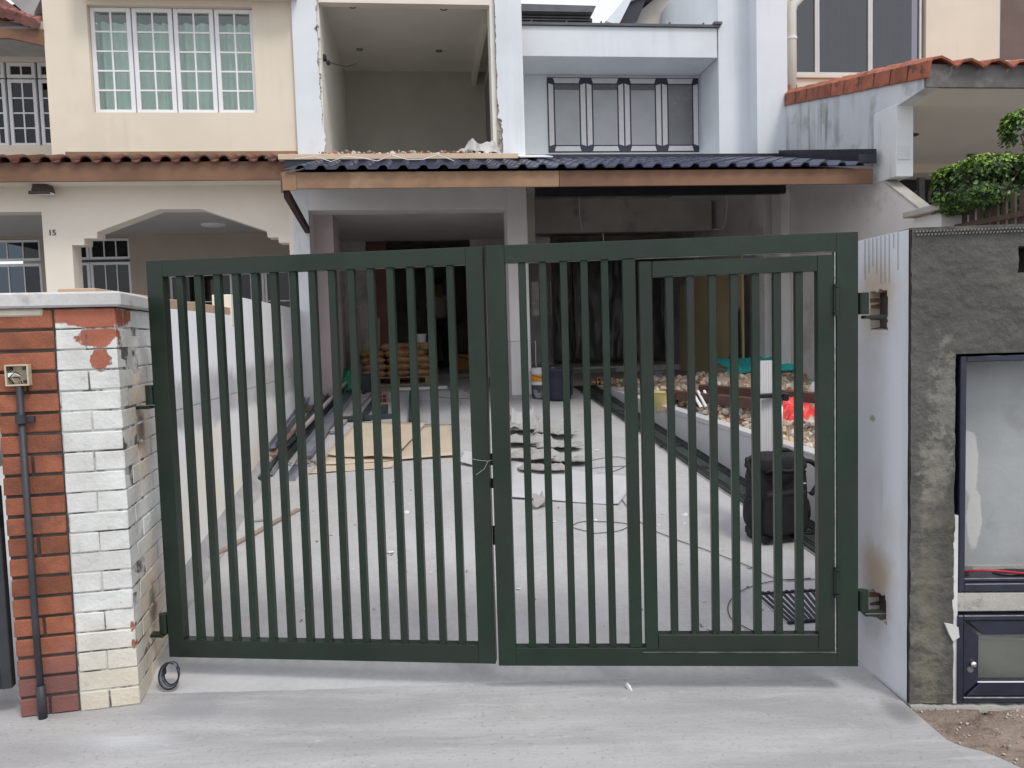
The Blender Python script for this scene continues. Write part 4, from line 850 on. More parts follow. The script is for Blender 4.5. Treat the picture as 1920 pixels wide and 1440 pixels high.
# white end face with hacked hinge pockets
EF = (Vector((1.497, 3.32, 0)) - RC); ed = EF.normalized(); LE = EF.length; en = Vector((-ed.y, ed.x, 0)) * 1
if en.x > 0: en = -en
ENDM = mat('end_face_render', (.64, .65, .69), .85, .03, 2, .12, 80, stain=((.54, .53, .51), .5, 2.0, .52),
           extra=[((1.51, 3.17, 1.60), (.15, .12, .13), (.50, .38, .24), .7, .7, .3, 9), ((1.51, 3.17, .44), (.15, .10, .12), (.40, .28, .16), .75, .7, .35, 9), ((1.51, 3.19, .28), (.15, .1, .12), (.36, .35, .34), .5, .5, .4, 14),
                  ((1.505, 3.2, 1.10), (.03, .02, .012), (.28, .26, .2), .8, .3, .4, 60)], streak=((.30, .31, .31), .25, 20))
PKM = mat('hacked_brick', (.22, .13, .085), .95, .35, 12, 1., 40, stain=((.05, .045, .04), .7, 8, .52), fine=.4)
def ep(px, py):
    p = onp(px, py, RC, en) - RC; return p.dot(ed), p.z
pk = [(ep(1633, 548), ep(1664, 618)), (ep(1631, 1102), ep(1662, 1170))]
pk = [(sorted((a[0], b[0])), sorted((a[1], b[1]))) for a, b in pk]
def inpk(y, z):
    for (ya, yb), (za, zb_) in pk:
        j = .008 * mn.noise(Vector((y * 40, z * 40, 1)))
        if ya + j < y < yb + j and za + j < z < zb_ + 1.2 * j: return True
    return False
NY_, NZ_ = 62, 330
def fe_(u, v):
    y = u * LE; z = -.02 + v * (WT + .02); d = -.045 - .02 * mn.noise(Vector((y * 30, z * 30, 0))) if inpk(y, z) else .0012 * mn.noise(Vector((y * 12, z * 6, 0)))
    p = ed * y + en * (d + .002); return (*(Vector((p.dot(ux), p.dot(uy), z))),)
faces_p = MB().grid(NY_, NZ_, fe_, keep=lambda u, v: not inpk(u * LE, -.02 + v * (WT + .02)) )
faces_p.build('end_face', ENDM, fw_, smooth=False)
MB().grid(NY_, NZ_, fe_, keep=lambda u, v: any(za - .02 < -.02 + v * (WT + .02) < zb_ + .02 and ya - .02 < u * LE < yb + .02 for (ya, yb), (za, zb_) in pk) and inpk(u * LE, -.02 + v * (WT + .02))).build('hinge_pocket', PKM, fw_)
MB().box(.002, .1, -.008, .02, 0, WT).build('wall_core', BODY, fw_)
for k in range(9):   # drip marks at the top of the end face
    y = LE * (.18 + .08 * k) ; l_ = random.uniform(.05, .2); p = ed * y + en * .0045
    MB().box(-.0015, .0015, 0, .0008, WT - l_, WT - .002).build('drip_mark', mat('drip_grey', (.34, .35, .36), .8) if k == 0 else bpy.data.materials['drip_grey'], fw_, loc=(p.dot(ux), p.dot(uy), 0), rot=(0, 0, math.atan2(ed.y, ed.x) - RA))
# ------------------------------------------------------------------ the gate
def leaf_frame(a, b):
    a = Vector(a); b = Vector(b); d = (b - a); L = d.length; d.normalize(); return a, d, L, math.atan2(d.y, d.x)
GZ0, GZ1 = .115, 1.856
def bx(name, par, x0, x1, z0, z1, y0=0., y1=.05, mt=None, bev=.0012): return MB().box(x0, x1, y0, y1, z0, z1).build(name, mt or GATE, par, bev=bev)
def gate_leaf(label, a, b):
    a, d, L, an = leaf_frame(a, b); g = thing('gate_leaf', label, 'gate', a + Vector((0, 0, 0)), an, 'pair of green steel driveway gate leaves'); return g, a, d, L
def gl_px(a, d, px, py): 
    p = onp(px, py, a, Vector((-d.y, d.x, 0))) - a; return p.dot(d), p.z
def bars(par, x0, x1, z0, z1, n, w_=.0295, extra=0, y0=.008, y1=.04):
    gap = (x1 - x0 - n * w_) / (n + 1); me = MB().box(0, w_, y0, y1, z0, z1).mesh('bar', GATE, bev=.002)
    for i in range(n): link('bar', me, par, (x0 + gap + i * (w_ + gap), random.uniform(-.001, .001), 0), (0, random.uniform(-.0012, .0012), 0))
gL, a, d, L = gate_leaf('left green steel gate leaf of fifteen plain vertical bars', (-1.553, 3.318, 0), (-.1035, 3.147, 0))
del gL['group']
ST = .072
bx('stile', gL, 0, ST, GZ0, GZ1); bx('stile', gL, L - ST, L, GZ0, GZ1); bx('rail', gL, ST, L - ST, GZ1 - .070, GZ1, 0, .05); bx('rail', gL, ST, L - ST, GZ0, GZ0 + .078, 0, .05)
bars(gL, ST, L - ST, GZ0 + .078, GZ1 - .070, 15)
a2, d2, L2, an2 = leaf_frame((-.090, 3.128, 0), (1.366, 3.022, 0))
gR = thing('gate_leaf', 'right green steel gate leaf with a small wicket gate set in it', 'gate', a2, an2)
m0 = gl_px(a2, d2, 1168, 850)[0]; m1 = gl_px(a2, d2, 1194, 850)[0]
m0, m1 = [(gl_px(a2, d2, x0, 500)[0] + gl_px(a2, d2, x1, 1210)[0]) / 2 for x0, x1 in ((1168, 1181), (1191, 1205))]
w0, w1 = [(gl_px(a2, d2, x0, 500)[0] + gl_px(a2, d2, x1, 1200)[0]) / 2 for x0, x1 in ((1198, 1210), (1561, 1566))]
r0 = (gl_px(a2, d2, 1568, 500)[0] + gl_px(a2, d2, 1570, 1200)[0]) / 2
s1_ = ST + .002
bx('stile', gR, 0, s1_, GZ0, GZ1); bx('stile', gR, r0, L2, GZ0, GZ1); bx('rail', gR, s1_, r0, GZ1 - .072, GZ1, 0, .05); bx('rail', gR, s1_, r0, GZ0, GZ0 + .076, 0, .05)
bx('stile', gR, m0, m1, GZ0 + .078, GZ1 - .074, .001, .049)
bars(gR, s1_, m0, GZ0 + .077, GZ1 - .072, 5)
wz0 = gl_px(a2, d2, 1380, 1218)[1]; wz1 = gl_px(a2, d2, 1380, 484)[1]
wk = MB().box(w0, w0 + .052, -.002, .045, wz0, wz1).build('wicket_gate', GATE, gR, bev=.003)
wr = gl_px(a2, d2, 1534, 850)[0]
bx('stile', wk, wr, w1, wz0, wz1, -.002, .045); bx('rail', wk, w0 + .053, wr - .001, wz1 - .062, wz1 - .001, -.001, .044); bx('rail', wk, w0 + .053, wr - .001, wz0 + .001, wz0 + .062, -.001, .044)
bars(wk, w0 + .052, wr, wz0 + .062, wz1 - .062, 7)
SE = mat('pale_edge', (.30, .32, .31), .5, .3, 30); SE2 = mat('dull_edge', (.07, .085, .075), .5, .5, 12, stain=((.4, .42, .4), .8, 3, .58))  # pale line on the wicket's right side, darker ones above and below
bx('stop_strip', gR, m1 + .001, r0 - .001, wz1 + .009, wz1 + .013, -.003, .006, SE2, .001); bx('stop_strip', gR, m1 + .001, r0 - .001, wz0 - .014, wz0 - .009, -.003, .006, SE2, .001); bx('stop_strip', gR, w1 + .002, w1 + .006, wz0 - .006, wz1 + .008, -.004, .006, SE, .0008)
for pz_ in (562, 1090):
    hz_ = gl_px(a2, d2, 1566, pz_)[1]
    MB().tube([(r0 - .003, -.012, hz_ - .045), (r0 - .003, -.012, hz_ + .045)], .009, 10).tube([(r0 - .003, -.012, hz_ + .048), (r0 - .003, -.012, hz_ + .06)], .011, 10).tube([(r0 - .003, -.012, hz_ - .062), (r0 - .003, -.012, hz_ - .048)], .011, 10).build('hinge', GATE, wk, smooth=False)
for par_, x0_, x1_, n_, zz0, zz1 in ((gL, ST, L - ST, 15, GZ0 + .078, GZ1 - .07), (gR, s1_, m0, 5, GZ0 + .076, GZ1 - .072), (wk, w0 + .052, wr, 7, wz0 + .062, wz1 - .062)):
    b = MB(); g_ = (x1_ - x0_ - n_ * .0295) / (n_ + 1)
    for i in range(n_):
        for xx in (0, .0295):
            for k in range(4): b.rock((x0_ + g_ + i * (.0295 + g_) + xx, .010 + k * .009, zz0 + .001), .0045, (1, 1, .7)); 
        for k in range(4): b.rock((x0_ + g_ + i * (.0295 + g_) + .004 + k * .007, .008, zz0 + .001), .004, (1, 1, .7)); b.rock((x0_ + g_ + i * (.0295 + g_) + .004 + k * .007, .008, zz1 - .001), .004, (1, 1, .7))
    stuff(b.build('weld_beads', GATE, par_))
# hinges to the walls
def wall_hinge(par, x, z, sgn, name='hinge'):
    MB().tube([(x, .02, z - .04), (x, .02, z + .045)], .021, 14).build(name, GATE, par, smooth=False)
    MB().box(min(x, x + sgn * .085), max(x, x + sgn * .085), -.0, .045, z - .058, z - .045).build(name + '_plate', GATE, par, bev=.002)
for pz_ in (570, 1130): wall_hinge(gR, L2 + .026, gl_px(a2, d2, 1620, pz_)[1], 1)
for pz_ in (742, 1172): wall_hinge(gL, -.026, gl_px(a, d, 290, pz_)[1], -1)
bx('latch_plate', gL, L - .03, L + .008, .95, 1.0, .05, .058)
MB().tube([(L + .006, .02, .62), (L + .006, .02, .70)], .005, 6).tube([(L + .006, .02, .86), (L + .006, .02, .9)], .006, 6).build('latch_bolt', GATE, gL)
# wire tying the leaves
ZW = gl_px(a, d, 900, 865)[1]
pts = [a + d * gl_px(a, d, x, y)[0] + Vector((.0, -.008, gl_px(a, d, x, y)[1])) for x, y in ((878, 858), (895, 862), (915, 864), (930, 860), (948, 866), (970, 870))]
tag(MB().tube(pts, .0009, 4).tube([pts[2], pts[2] + Vector((-.015, -.004, -.03)), pts[2] + Vector((-.05, -.004, -.055))], .0009, 4).build('tie_wire', mat('dull_wire', (.35, .36, .35), .6)), 'thin pale wire tying the two gate leaves together', 'wire')
# coil of cable at the foot of the pillar
c_ = onz(322, 1262, .07)
lw_ = thing('cable_coil', 'small coil of loose cable hanging from the pillar foot under the gate', 'cable', (c_.x, c_.y, 0))
for k in range(4):
    r_ = .034 + .003 * k
    MB().tube([(-.0 + r_ * math.cos(t), -.01 * k + .01 * math.sin(t), .07 + (r_ + .012) * math.sin(t)) for t in np.linspace(.2 + k * .3, 6.4 + k * .2, 26)], .0035, 6).build('cable', (BLACKP, mat('blue_cable', (.03, .05, .11), .5), mat('grey_cable', (.16, .16, .16), .5), BLACKP)[k], lw_, smooth=True)
MB().box(-.05, -.03, -.01, .02, .06, .09).build('connector', BLACKP, lw_, bev=.003)
# ================================================================== loose things on the driveway
def gp_(px, py): p = ramp(px, py); return Vector((p[0], p[1], rz(p[1])))
def angle(a, b): return math.atan2(b.y - a.y, b.x - a.x)
RAMPA = math.atan(SL)
# ---- drain channel with covers
CA, CB = gp_(1512, 1031), gp_(1075, 727)
da = (CB - CA); CL = da.length; an = math.atan2(da.y, da.x); pit = math.asin(da.z / CL)
A0 = CA - da.normalized() * 1.15
wr_ = gp_(1396, 901); nrm = Vector((da.y, -da.x, 0)).normalized()
CWD = abs((Vector((wr_.x, wr_.y, 0)) - Vector((CA.x, CA.y, 0))).dot(nrm))
PDG = mat('drain_cover_green', (.030, .042, .038), .45, .2, 8, .1, 60, stain=((.09, .10, .09), .4, 6, .58))
chm = Matrix.Translation(A0) @ Matrix.Rotation(an, 4, 'Z') @ Matrix.Rotation(-pit, 4, 'Y')
dc = thing('drain_channel', 'dark slotted drain channel running up the right side of the driveway', 'drain', A0); dc.rotation_euler = (0, -pit, an)
TL = CL + 1.15
MB().box(0, TL, -CWD, 0, .002, .006).build('channel_bed', DARKW, dc)
ns = 9; sl_ = TL / ns
for k in range(ns):
    x0 = k * sl_ + .008; x1 = (k + 1) * sl_ - .008
    pl = MB().prism([(x0 + .02, -CWD + .085), (x1 - .06, -CWD + .085), (x1 - .015, -.085), (x0 + .065, -.085)], .012, .02, lambda a, b, d: (a, b, d)).build('cover_plate', PDG, dc, recalc=True, bev=.002)
    for y0 in (-.075, -.052, -.029, -.006 - .01, -CWD + .008, -CWD + .030, -CWD + .052, -CWD + .072):
        MB().box(x0, x1, y0 - .005, y0 + .005, .008, .026).build('slat', PDG, dc)
    MB().box(x0, x0 + .012, -CWD, 0, .01, .024).box(x1 - .012, x1, -CWD, 0, .01, .024).build('cross_bar', PDG, dc)
# ---- low planter wall
B0 = A0 - nrm * 0 ; sgn = 1 if nrm.x > 0 else -1
off = nrm * sgn * (CWD + .01)
PT = .0
tp = onp(1413, 823, A0 + off, nrm); tp2 = onp(1226, 767, A0 + off, nrm); TZ = (tp.z + tp2.z) / 2; TSL = (tp2.z - tp.z) / (tp2 - tp).length
pw = thing('planter_wall', 'low pale rendered kerb wall holding back the rubble along the drain', 'wall', (A0 + off), an)
dA = (tp - (A0 + off)).length
TZf = lambda x: tp.z + (x - dA) * TSL - A0.z
pts = [(-.2, -.25), (TL * .99, rz(CB.y) - A0.z - .1), (TL * .99, max(TZf(TL), rz(CB.y) - A0.z + .03)), (-.2, TZf(-.2))]
PWM = mat('planter_render', (.52, .52, .52), .85, .04, 2, .12, 60, stain=((.50, .44, .38), .5, 1.2, .55))
MB().prism(pts, -.10, 0, lambda a, b, d: (a, d, b)).build('wall_body', PWM, pw, recalc=True, bev=.004)
MB().prism([(-.2, TZf(-.2) + .001), (TL * .99, TZf(TL) + .001), (TL * .99, TZf(TL) + .006), (-.2, TZf(-.2) + .006)], -.10, 0, lambda a, b, d: (a, d, b)).build('dusty_top', mat('dusty_top', (.56, .47, .42), .9, .08, 6), pw, recalc=True)
# ---- rubble heap between planter wall and party wall
hL = lambda t: w2h(A0 + off + nrm * sgn * .1 + da.normalized() * 0)
def lineX(y):    # inner edge of planter wall at world y
    f = (y - A0.y) / (CB.y - A0.y); return A0.x + (CB.x - A0.x) * f + (off + nrm * sgn * .1).x
def hgt(x, y):
    k = Vector((x * 1.1, y * 1.1, 0)); return TZ + .0 + TSL * (y - 6.5) + .16 * max(0, mn.noise(k * 1.2) + .25) + .05 * mn.noise(k * 4) + .012 * mn.noise(k * 16) + max(0, (y - 7.0)) * .05
def xr(y): return 3.36 + (9.3 - y) * .108 + .02
RBM = mat('rubble_soil', (.52, .40, .29), .95, .25, 3, 1., 30, stain=((.48, .44, .39), .7, 3, .5), fine=.4)
y0r, y1r = 3.5, 9.15
m = MB()
def fr(u, v):
    y = y0r + (y1r - y0r) * v; xl = lineX(y); x = xl + (xr(y) - xl) * u; e = min(1, u * 6); return (x, y, (TZ - .05 + TSL * (y - 6.5)) * (1 - e) + e * hgt(x, y))
m.grid(90, 160, fr); stuff(tag(m.build('rubble_heap', RBM, smooth=True), 'heap of soil and broken rubble filled in behind the low planter wall', 'rubble'))
m = MB(); rd = random.Random(4)
for i in range(6500):
    v = rd.random(); y = 4.0 + 5.1 * v; xl = lineX(y); u = rd.random() ** 1.4; x = xl + .02 + (xr(y) - xl) * u
    r = rd.choice((.006, .008, .010, .013, .018, .022, .03, .045)); m.rock((x, y, hgt(x, y) * min(1, .4 + u * 6) + (TZ - .05 + TSL * (y - 6.5)) * (1 - min(1, .4 + u * 6)) + r * .3), r, (1, .8, .6), rd.choice((0, 0, 0, 0, 0, 1, 1, 1, 1, 2, 3)))
stuff(tag(m.build('broken_rubble', [mat('rubble_tan', (.50, .37, .26), .95, .3, 9, .6), mat('rubble_pale', (.58, .53, .47), .95, .2, 9, .5), RUBR, mat('rubble_grey', (.33, .31, .29), .95, .2, 8, .5)]), 'broken concrete, brick and stone pieces scattered over the soil heap', 'rubble'))
def onr(px, py, dz=.05):  # a point on the rubble heap
    p = onz(px, py, TZ + dz)
    for _ in range(6): p = onz(px, py, hgt(p.x, p.y) + .01)
    return p
# timber beams
TB = mat('brown_steel_beam', (.105, .052, .042), .65, .2, 5, .2, 50, stain=((.22, .14, .11), .4, 3, .6))
def beam(name, label, cat, a, b, w_, h, mt, z=0., grp=None, hollow=False):
    a = Vector(a); b = Vector(b); m_ = (a + b) / 2; g = MB().bar(a - m_, b - m_, w_, h); o = g.build(name, mt, None, bev=.003, loc=m_); return tag(o, label, cat, grp)
def P3(px, py, z): return onz(px, py, z)
a = P3(1246, 738, TZ + .16); b = P3(1420, 757, TZ + .19); beam('brown_beam', 'long dark brown beam nearest the kerb lying on the rubble', 'beam', a, b, .10, .085, TB)
a = P3(1316, 729, TZ + .22); b = P3(1545, 747, TZ + .20); beam('brown_beam', 'brown beam behind the front one reaching to the party wall', 'beam', a, b, .10, .085, TB)
a = P3(1250, 748, TZ + .10); b = P3(1440, 765, TZ + .10); beam('brown_beam', 'dusty brown beam lowest under the other two beams', 'beam', a, b, .10, .08, TB)
PLY = mat('plywood_scrap', (.50, .36, .22), .8, .12, 4, .1)
p = onr(1335, 752); tag(MB().box(-.16, .16, -.07, .07, 0, .012).box(-.14, .17, -.06, .06, .016, .026).build('plywood_scrap', PLY, None, loc=p + Vector((0, 0, .05)), rot=(.15, -.05, .2)), 'two tan plywood scraps under the beams on the rubble', 'plywood')
p = onr(1350, 722); tag(MB().prism([(-.25, -.1), (.28, -.12), (.2, .16), (-.05, .22)], 0, .008, lambda a, b, d: (a, b, d)).build('cardboard_piece', mat('pale_card', (.60, .48, .38), .85, .06), None, loc=p + Vector((0, 0, .12)), rot=(.5, .1, .1), recalc=True), 'pale cardboard piece leaning in front of the turquoise sheet', 'cardboard')
TUR = mat('turquoise_sheet', (.045, .56, .52), .5, .1, 6, .1); REDP = mat('red_plastic', (.66, .055, .05), .35, .15, 8, .1)
p = onr(1435, 715); cloth('turquoise_sheet', 'bright turquoise plastic sheet spread behind the brown beams', 'plastic sheet', TUR, p + Vector((-.02, .12, .19)), .05, 1.05, .68, .09, 1.7, sharp=2.2, tilt=.22)
p = onr(1497, 800); o = cloth('red_plastic_sheet', 'crumpled red plastic sheet on the rubble beside the backpack', 'plastic sheet', REDP, p + Vector((.08, .06, .03)), .25, .42, .55, .14, 8.2, sharp=3, tilt=.25)
# buckets and dishes
YEL = mat('yellow_plastic', (.50, .43, .17), .5, .1, 6, .05, stain=((.55, .50, .42), .6, 7, .55)); PINK = mat('pink_plastic', (.52, .10, .13), .45, .1, 8)
BKT = mat('dirty_black_bucket', (.055, .056, .07), .6, .2, 8, .2, 40, stain=((.33, .33, .34), .75, 9, .5))
def bucket(name, label, p, r0, r1, h, mt, fill=None, rib=True, tilt=(0, 0, 0), band=None, handle=True):
    t = thing(name, label, 'bucket', p); t.rotation_euler = tilt
    prof = [(0, .004), (r0 - .004, 0), (r0, .006), (r0 + (r1 - r0) * .8, h * .8)] + ([(r0 + (r1 - r0) * .8 + .008, h * .8), (r0 + (r1 - r0) * .83 + .008, h * .83), (r0 + (r1 - r0) * .83, h * .835), (r0 + (r1 - r0) * .88, h * .88), (r0 + (r1 - r0) * .88 + .008, h * .885), (r0 + (r1 - r0) * .91 + .008, h * .91)] if rib else []) + [(r1, h * .97), (r1 + .008, h * .97), (r1 + .008, h), (r1 - .004, h), (r0 - .006, .02), (0, .02)]
    MB().lathe(prof, 28).build('bucket_body', mt, t, smooth=False)
    if fill: MB().lathe([(0, h * .72), (r1 - .02, h * .7)], 20).build('contents', fill, t)
    if handle: MB().tube([((r1 + .006) * math.cos(a), (r1 + .006) * math.sin(a) , h * .9 - .05 * math.sin(a) * 0 - .5 * h * abs(math.sin(a)) * .4) for a in np.linspace(PI, 2 * PI, 14)], .003, 5).build('handle', METB, t, smooth=True)
    if band: MB().lathe([(r0 + (r1 - r0) * band[0] + .002, h * band[0]), (r0 + (r1 - r0) * band[1] + .002, h * band[1])], 28).build('label_band', band[2], t)
    return t
p = onr(1232, 762); bucket('yellow_bucket', 'yellow plastic pail with a dusty rim sitting at the kerb wall', Vector((p.x + .09, p.y + .1, TZ + .01)), .085, .12, .19, YEL, RUBW, False, handle=False)
p = onr(1240, 727); bucket('black_bucket', 'plaster smeared black bucket behind the yellow pail', Vector((p.x, p.y, TZ + .03)), .105, .125, .23, BKT, mat('grey_slurry', (.2, .2, .2), .8), handle=False)
p = onr(1278, 722); bucket('yellow_tub', 'shallow yellow tub half full of debris behind the beams', Vector((p.x, p.y, TZ + .06)), .11, .14, .10, YEL, RUBG, False, handle=False)
p = onr(1254, 762); t_ = tag(MB().lathe([(0, .0), (.06, .002), (.115, .028), (.12, .03), (.115, .034), (.06, .01), (0, .006)], 28).build('pink_dish', PINK, None, smooth=True, loc=Vector((p.x + .03, p.y - .12, TZ + .02)), rot=(.12, .05, 0)), 'pink plastic dish in front of the yellow pail', 'dish')
for i in range(3):
    p = onr(1313 + i * 9, 775); q = NT if False else None
    o = MB().tube([(0, 0, 0), (0, .28, .12)], .013, 12, cap=False).tube([(0, 0, 0), (0, .28, .12)], .010, 12, cap=False).build('white_pipe', UPVC, None, smooth=True, loc=p + Vector((0, -.05, .05 + .004 * i)), rot=(0, 0, .06 - .05 * i))
    tag(o, ('left', 'middle', 'right')[i] + ' one of three short white conduit offcuts poking out of the rubble', 'pipe', 'short white conduit offcuts on the rubble')
p = onr(1540, 755); wb = MB().lathe([(0, 0), (.07, .01), (.12, .07), (.125, .13), (.08, .19), (.035, .22), (.05, .26), (.03, .27), (0, .25)], 20)
wb.v = [tuple(Vector(v) * (1 + .16 * mn.noise(Vector(v) * 14))) for v in wb.v]; tag(wb.build('white_bag', mat('white_plastic', (.72, .73, .75), .35, .04, 6, .2, 30), None, smooth=True, loc=p), 'knotted white plastic bag on the rubble at the right gate stile', 'bag')
p = onr(1530, 712); cloth('crumpled_foil', 'crumpled silvery sheet against the party wall behind the white bag', 'sheet', mat('silver_sheet', (.5, .52, .54), .4, .15, 8, metal=.2), p + Vector((.0, .1, .05)), .0, .35, .3, .3, 5.5, sharp=4)
for k, (x, y, r_) in enumerate(((1346, 705, .09), (1370, 703, .11), (1395, 704, .09))):
    p = onr(x, y); tag(MB().tube([(r_ * math.cos(t) * (1 + .1 * math.sin(3 * t)), r_ * math.sin(t), .06 + .035 * math.sin(t * 2 + k)) for t in np.linspace(0, 6.28 * 2.2, 50)], .004, 5).build('coiled_wire', BLACKP, None, smooth=True, loc=p + Vector((0, 0, .12))), ('first loop', 'middle loop', 'last loop')[k] + ' of dark wire on top of the heap behind the turquoise sheet', 'wire', 'loops of dark wire on the heap')
# hollow bricks
def hollow(label, p, rzz, n=3, grp=None):
    b = MB(); w_, h, d = .10, .09, .19
    b.box(-w_ / 2, w_ / 2, 0.01, d, 0, h); 
    xs_ = [-w_ / 2 + w_ * i / n for i in range(n + 1)]; tk = .012
    for x in xs_: b.box(x - tk / 2, x + tk / 2, -.012, .0095, 0, h)
    for z in (0, h / 2, h): b.box(-w_ / 2 - tk / 2, w_ / 2 + tk / 2, -.0121, .0094, z - tk / 2, z + tk / 2)
    t = thing('hollow_brick', label, 'brick', p, rzz, grp); b.build('brick_body', mat('clay_block', (.34, .12, .085), .9, .15, 8) if 'clay_block' not in bpy.data.materials else bpy.data.materials['clay_block'], t)
    h_ = MB()
    for i in range(n):
        for z in (0, h / 2): h_.box(xs_[i] + tk / 2, xs_[i + 1] - tk / 2, .004, .0095, z + tk / 2, z + h / 2 - tk / 2)
    h_.build('brick_hole', BLACKP, t); return t
p = gp_(717, 755); hollow('red hollow clay brick lying beyond the flat brown card on the driveway', p + Vector((0, 0, .005)), .1, 2)
p = gp_(1128, 727); hollow('red hollow clay brick standing near the end of the drain', Vector((p.x, p.y, p.z + .03)), .1, 2)
p = onr(1277, 757); hollow('red hollow clay brick beside the yellow pail', p + Vector((0, .05, .0)), -.2, 2)
p = gp_(1160, 728); m = MB()
for i in range(90): m.rock((random.gauss(0, .16), random.gauss(0, .1), random.uniform(.0, .05)), random.choice((.012, .018, .028)), (1, 1, .7), random.choice((0, 1, 2)))
stuff(tag(m.build('debris_pile', [RUBR, RBM, YEL], None, loc=p + Vector((.02, .1, .05))), 'small pile of brown and yellow debris at the end of the kerb wall', 'debris'))
# ---- cement bags on a pallet
pb = onz(737, 723, PZ); pal = thing('pallet', 'wooden pallet under the stack of cement bags', 'pallet', (pb.x, pb.y + .42, PZ), A)
WD = mat('pallet_wood', (.34, .23, .14), .85, .2, 6, .2)
for i in range(3): MB().box(-.5, .5, -.42 + i * .38, -.34 + i * .38, .0, .02).build('bottom_board', WD, pal)
for i in range(3):
    for j in range(3): MB().box(-.5 + i * .45, -.40 + i * .45, -.42 + j * .38, -.34 + j * .38, .021, .10).build('block', WD, pal)
for i in range(6): MB().box(-.5, .5, -.42 + i * .155, -.32 + i * .155, .101, .12).build('deck_board', WD, pal, bev=.002)
q = NT('cement_bag_paper'); c = q.mix(q.ss(q.noise(5, 4), .35, .65), (.50, .29, .14), (.38, .20, .09)); oi = q.n('ShaderNodeObjectInfo')
c = q.mix(q.math('MULTIPLY', oi.outputs['Random'], .35), c, (.62, .40, .26)); q.l(c, q.p.inputs['Base Color']); q.p.inputs['Roughness'].default_value = .75; q.l(q.bump(q.noise(30, 5), .4, .006), q.p.inputs['Normal']); BGM = q.m
BGB = mat('bag_print', (.09, .07, .06), .8); BGR = mat('bag_print_red', (.35, .06, .04), .8)
def bagmesh(seed, L=.42, W=.30, H=.10):
    m = MB(); n1, n2 = 14, 9; rdd = random.Random(seed)
    def sh(u, v, s):
        x = (u - .5) * L; y = (v - .5) * W; e = (1 - abs(2 * u - 1) ** 5) * (1 - abs(2 * v - 1) ** 3.5); nz2 = mn.noise(Vector((u * 4 + seed, v * 4, s))) * .012
        return (x + .008 * mn.noise(Vector((v * 5, seed, 0))), y, H / 2 + s * (H / 2 * max(0, e) ** .5) + nz2 * e)
    m.grid(n1, n2, lambda u, v: sh(u, v, 1)); m.grid(n1, n2, lambda u, v: sh(1 - u, v, -1)); return m.mesh('cement_bag', BGM, smooth=True)
bms = [bagmesh(i * 3.7 + 1) for i in range(4)]
names = ['bottom', 'second', 'third', 'fourth', 'top']
for l in range(5):
    spots = [(-.30, 'left'), (.03, 'middle'), (.33, 'right')] if l < 3 else ([(-.33, 'left'), (.0, 'middle'), (.27, 'right')] if l == 3 else [(-.05, 'middle'), (.10, 'right')])
    for (x, nm) in (spots if l < 4 else [(-.02, 'left'), (.16, 'right')]):
        for y, wh in ((-.26, 'front'), (.12, 'rear')):
            if l == 4 and wh == 'rear': continue
            o = link('cement_bag', bms[random.randrange(4)], None, h2w(*w2h(pal.matrix_world.translation), 0)); pl_ = Vector((pb.x, pb.y + .42, 0)) + HU * (x + random.uniform(-.02, .02)) + HV * (y + random.uniform(-.012, .012)) + Vector((0, 0, PZ + .115 + l * .092))
            o.location = pl_; o.rotation_euler = (random.uniform(-.02, .02), random.uniform(-.03, .03), A + (PI if random.random() < .5 else 0) + random.uniform(-.05, .05)); o.scale = (.80 if l < 4 else .9, 1.0, .98)
            tag(o, 'brown paper cement bag, %s of the %s layer in the %s row on the pallet' % (nm, names[l], wh), 'cement bag', 'brown cement bags stacked on the pallet')
            if wh == 'front':
                MB().box(-.10, .03, -.158, -.152, .035, .05).box(-.08, .01, -.158, -.152, .058, .066).build('bag_print', BGB if random.random() < .7 else BGR, o)
tb_ = thing('clear_tub', 'translucent plastic tub on top of the cement bags', 'tub', Vector((pb.x, pb.y + .3, PZ + .115 + 4 * .092)) + HU * .37 + Vector((0, 0, .0)), A)
MB().box(-.10, .10, -.1, .1, 0, .10).build('box_under', mat('brown_carton', (.36, .23, .14), .85), tb_, bev=.004)
MB().lathe([(0, .101), (.065, .101), (.08, .2), (.088, .2), (.088, .215), (.07, .22), (0, .22)], 20).build('tub_body', mat('milky_plastic', (.62, .64, .66), .3, .05, 6), tb_, smooth=False)
p = gp_(790, 731); tag(MB().box(-.32, .32, -.03, .03, 0, .035).build('white_board', mat('white_strip', (.6, .6, .6), .8), None, loc=p + Vector((.0, .05, 0)), rot=(0, 0, A), bev=.003), 'pale flat strip on the floor before the pallet', 'board')
# ---- orange bucket inside, hanging tools
p = onz(880, 698, PZ + .0); p = Vector((p.x, p.y, PZ)); o = thing('orange_box', 'orange yellow open carton standing by the inner doorway', 'box', p, A)
OR = mat('orange_carton', (.50, .23, .05), .7, .1, 5)
for a_ in ((-.21, -.20, -.15, .15), (.20, .21, -.15, .15), (-.2, .2, -.15, -.14), (-.2, .2, .14, .15)): MB().box(a_[0], a_[1], a_[2], a_[3], 0, .32).build('side', OR, o)
MB().box(-.2, .2, -.14, .14, 0, .01).build('base', OR, o); MB().bar((-.2, -.152, .30), (.1, -.2, .2), .02, .02).build('strap', BLACKP, o)
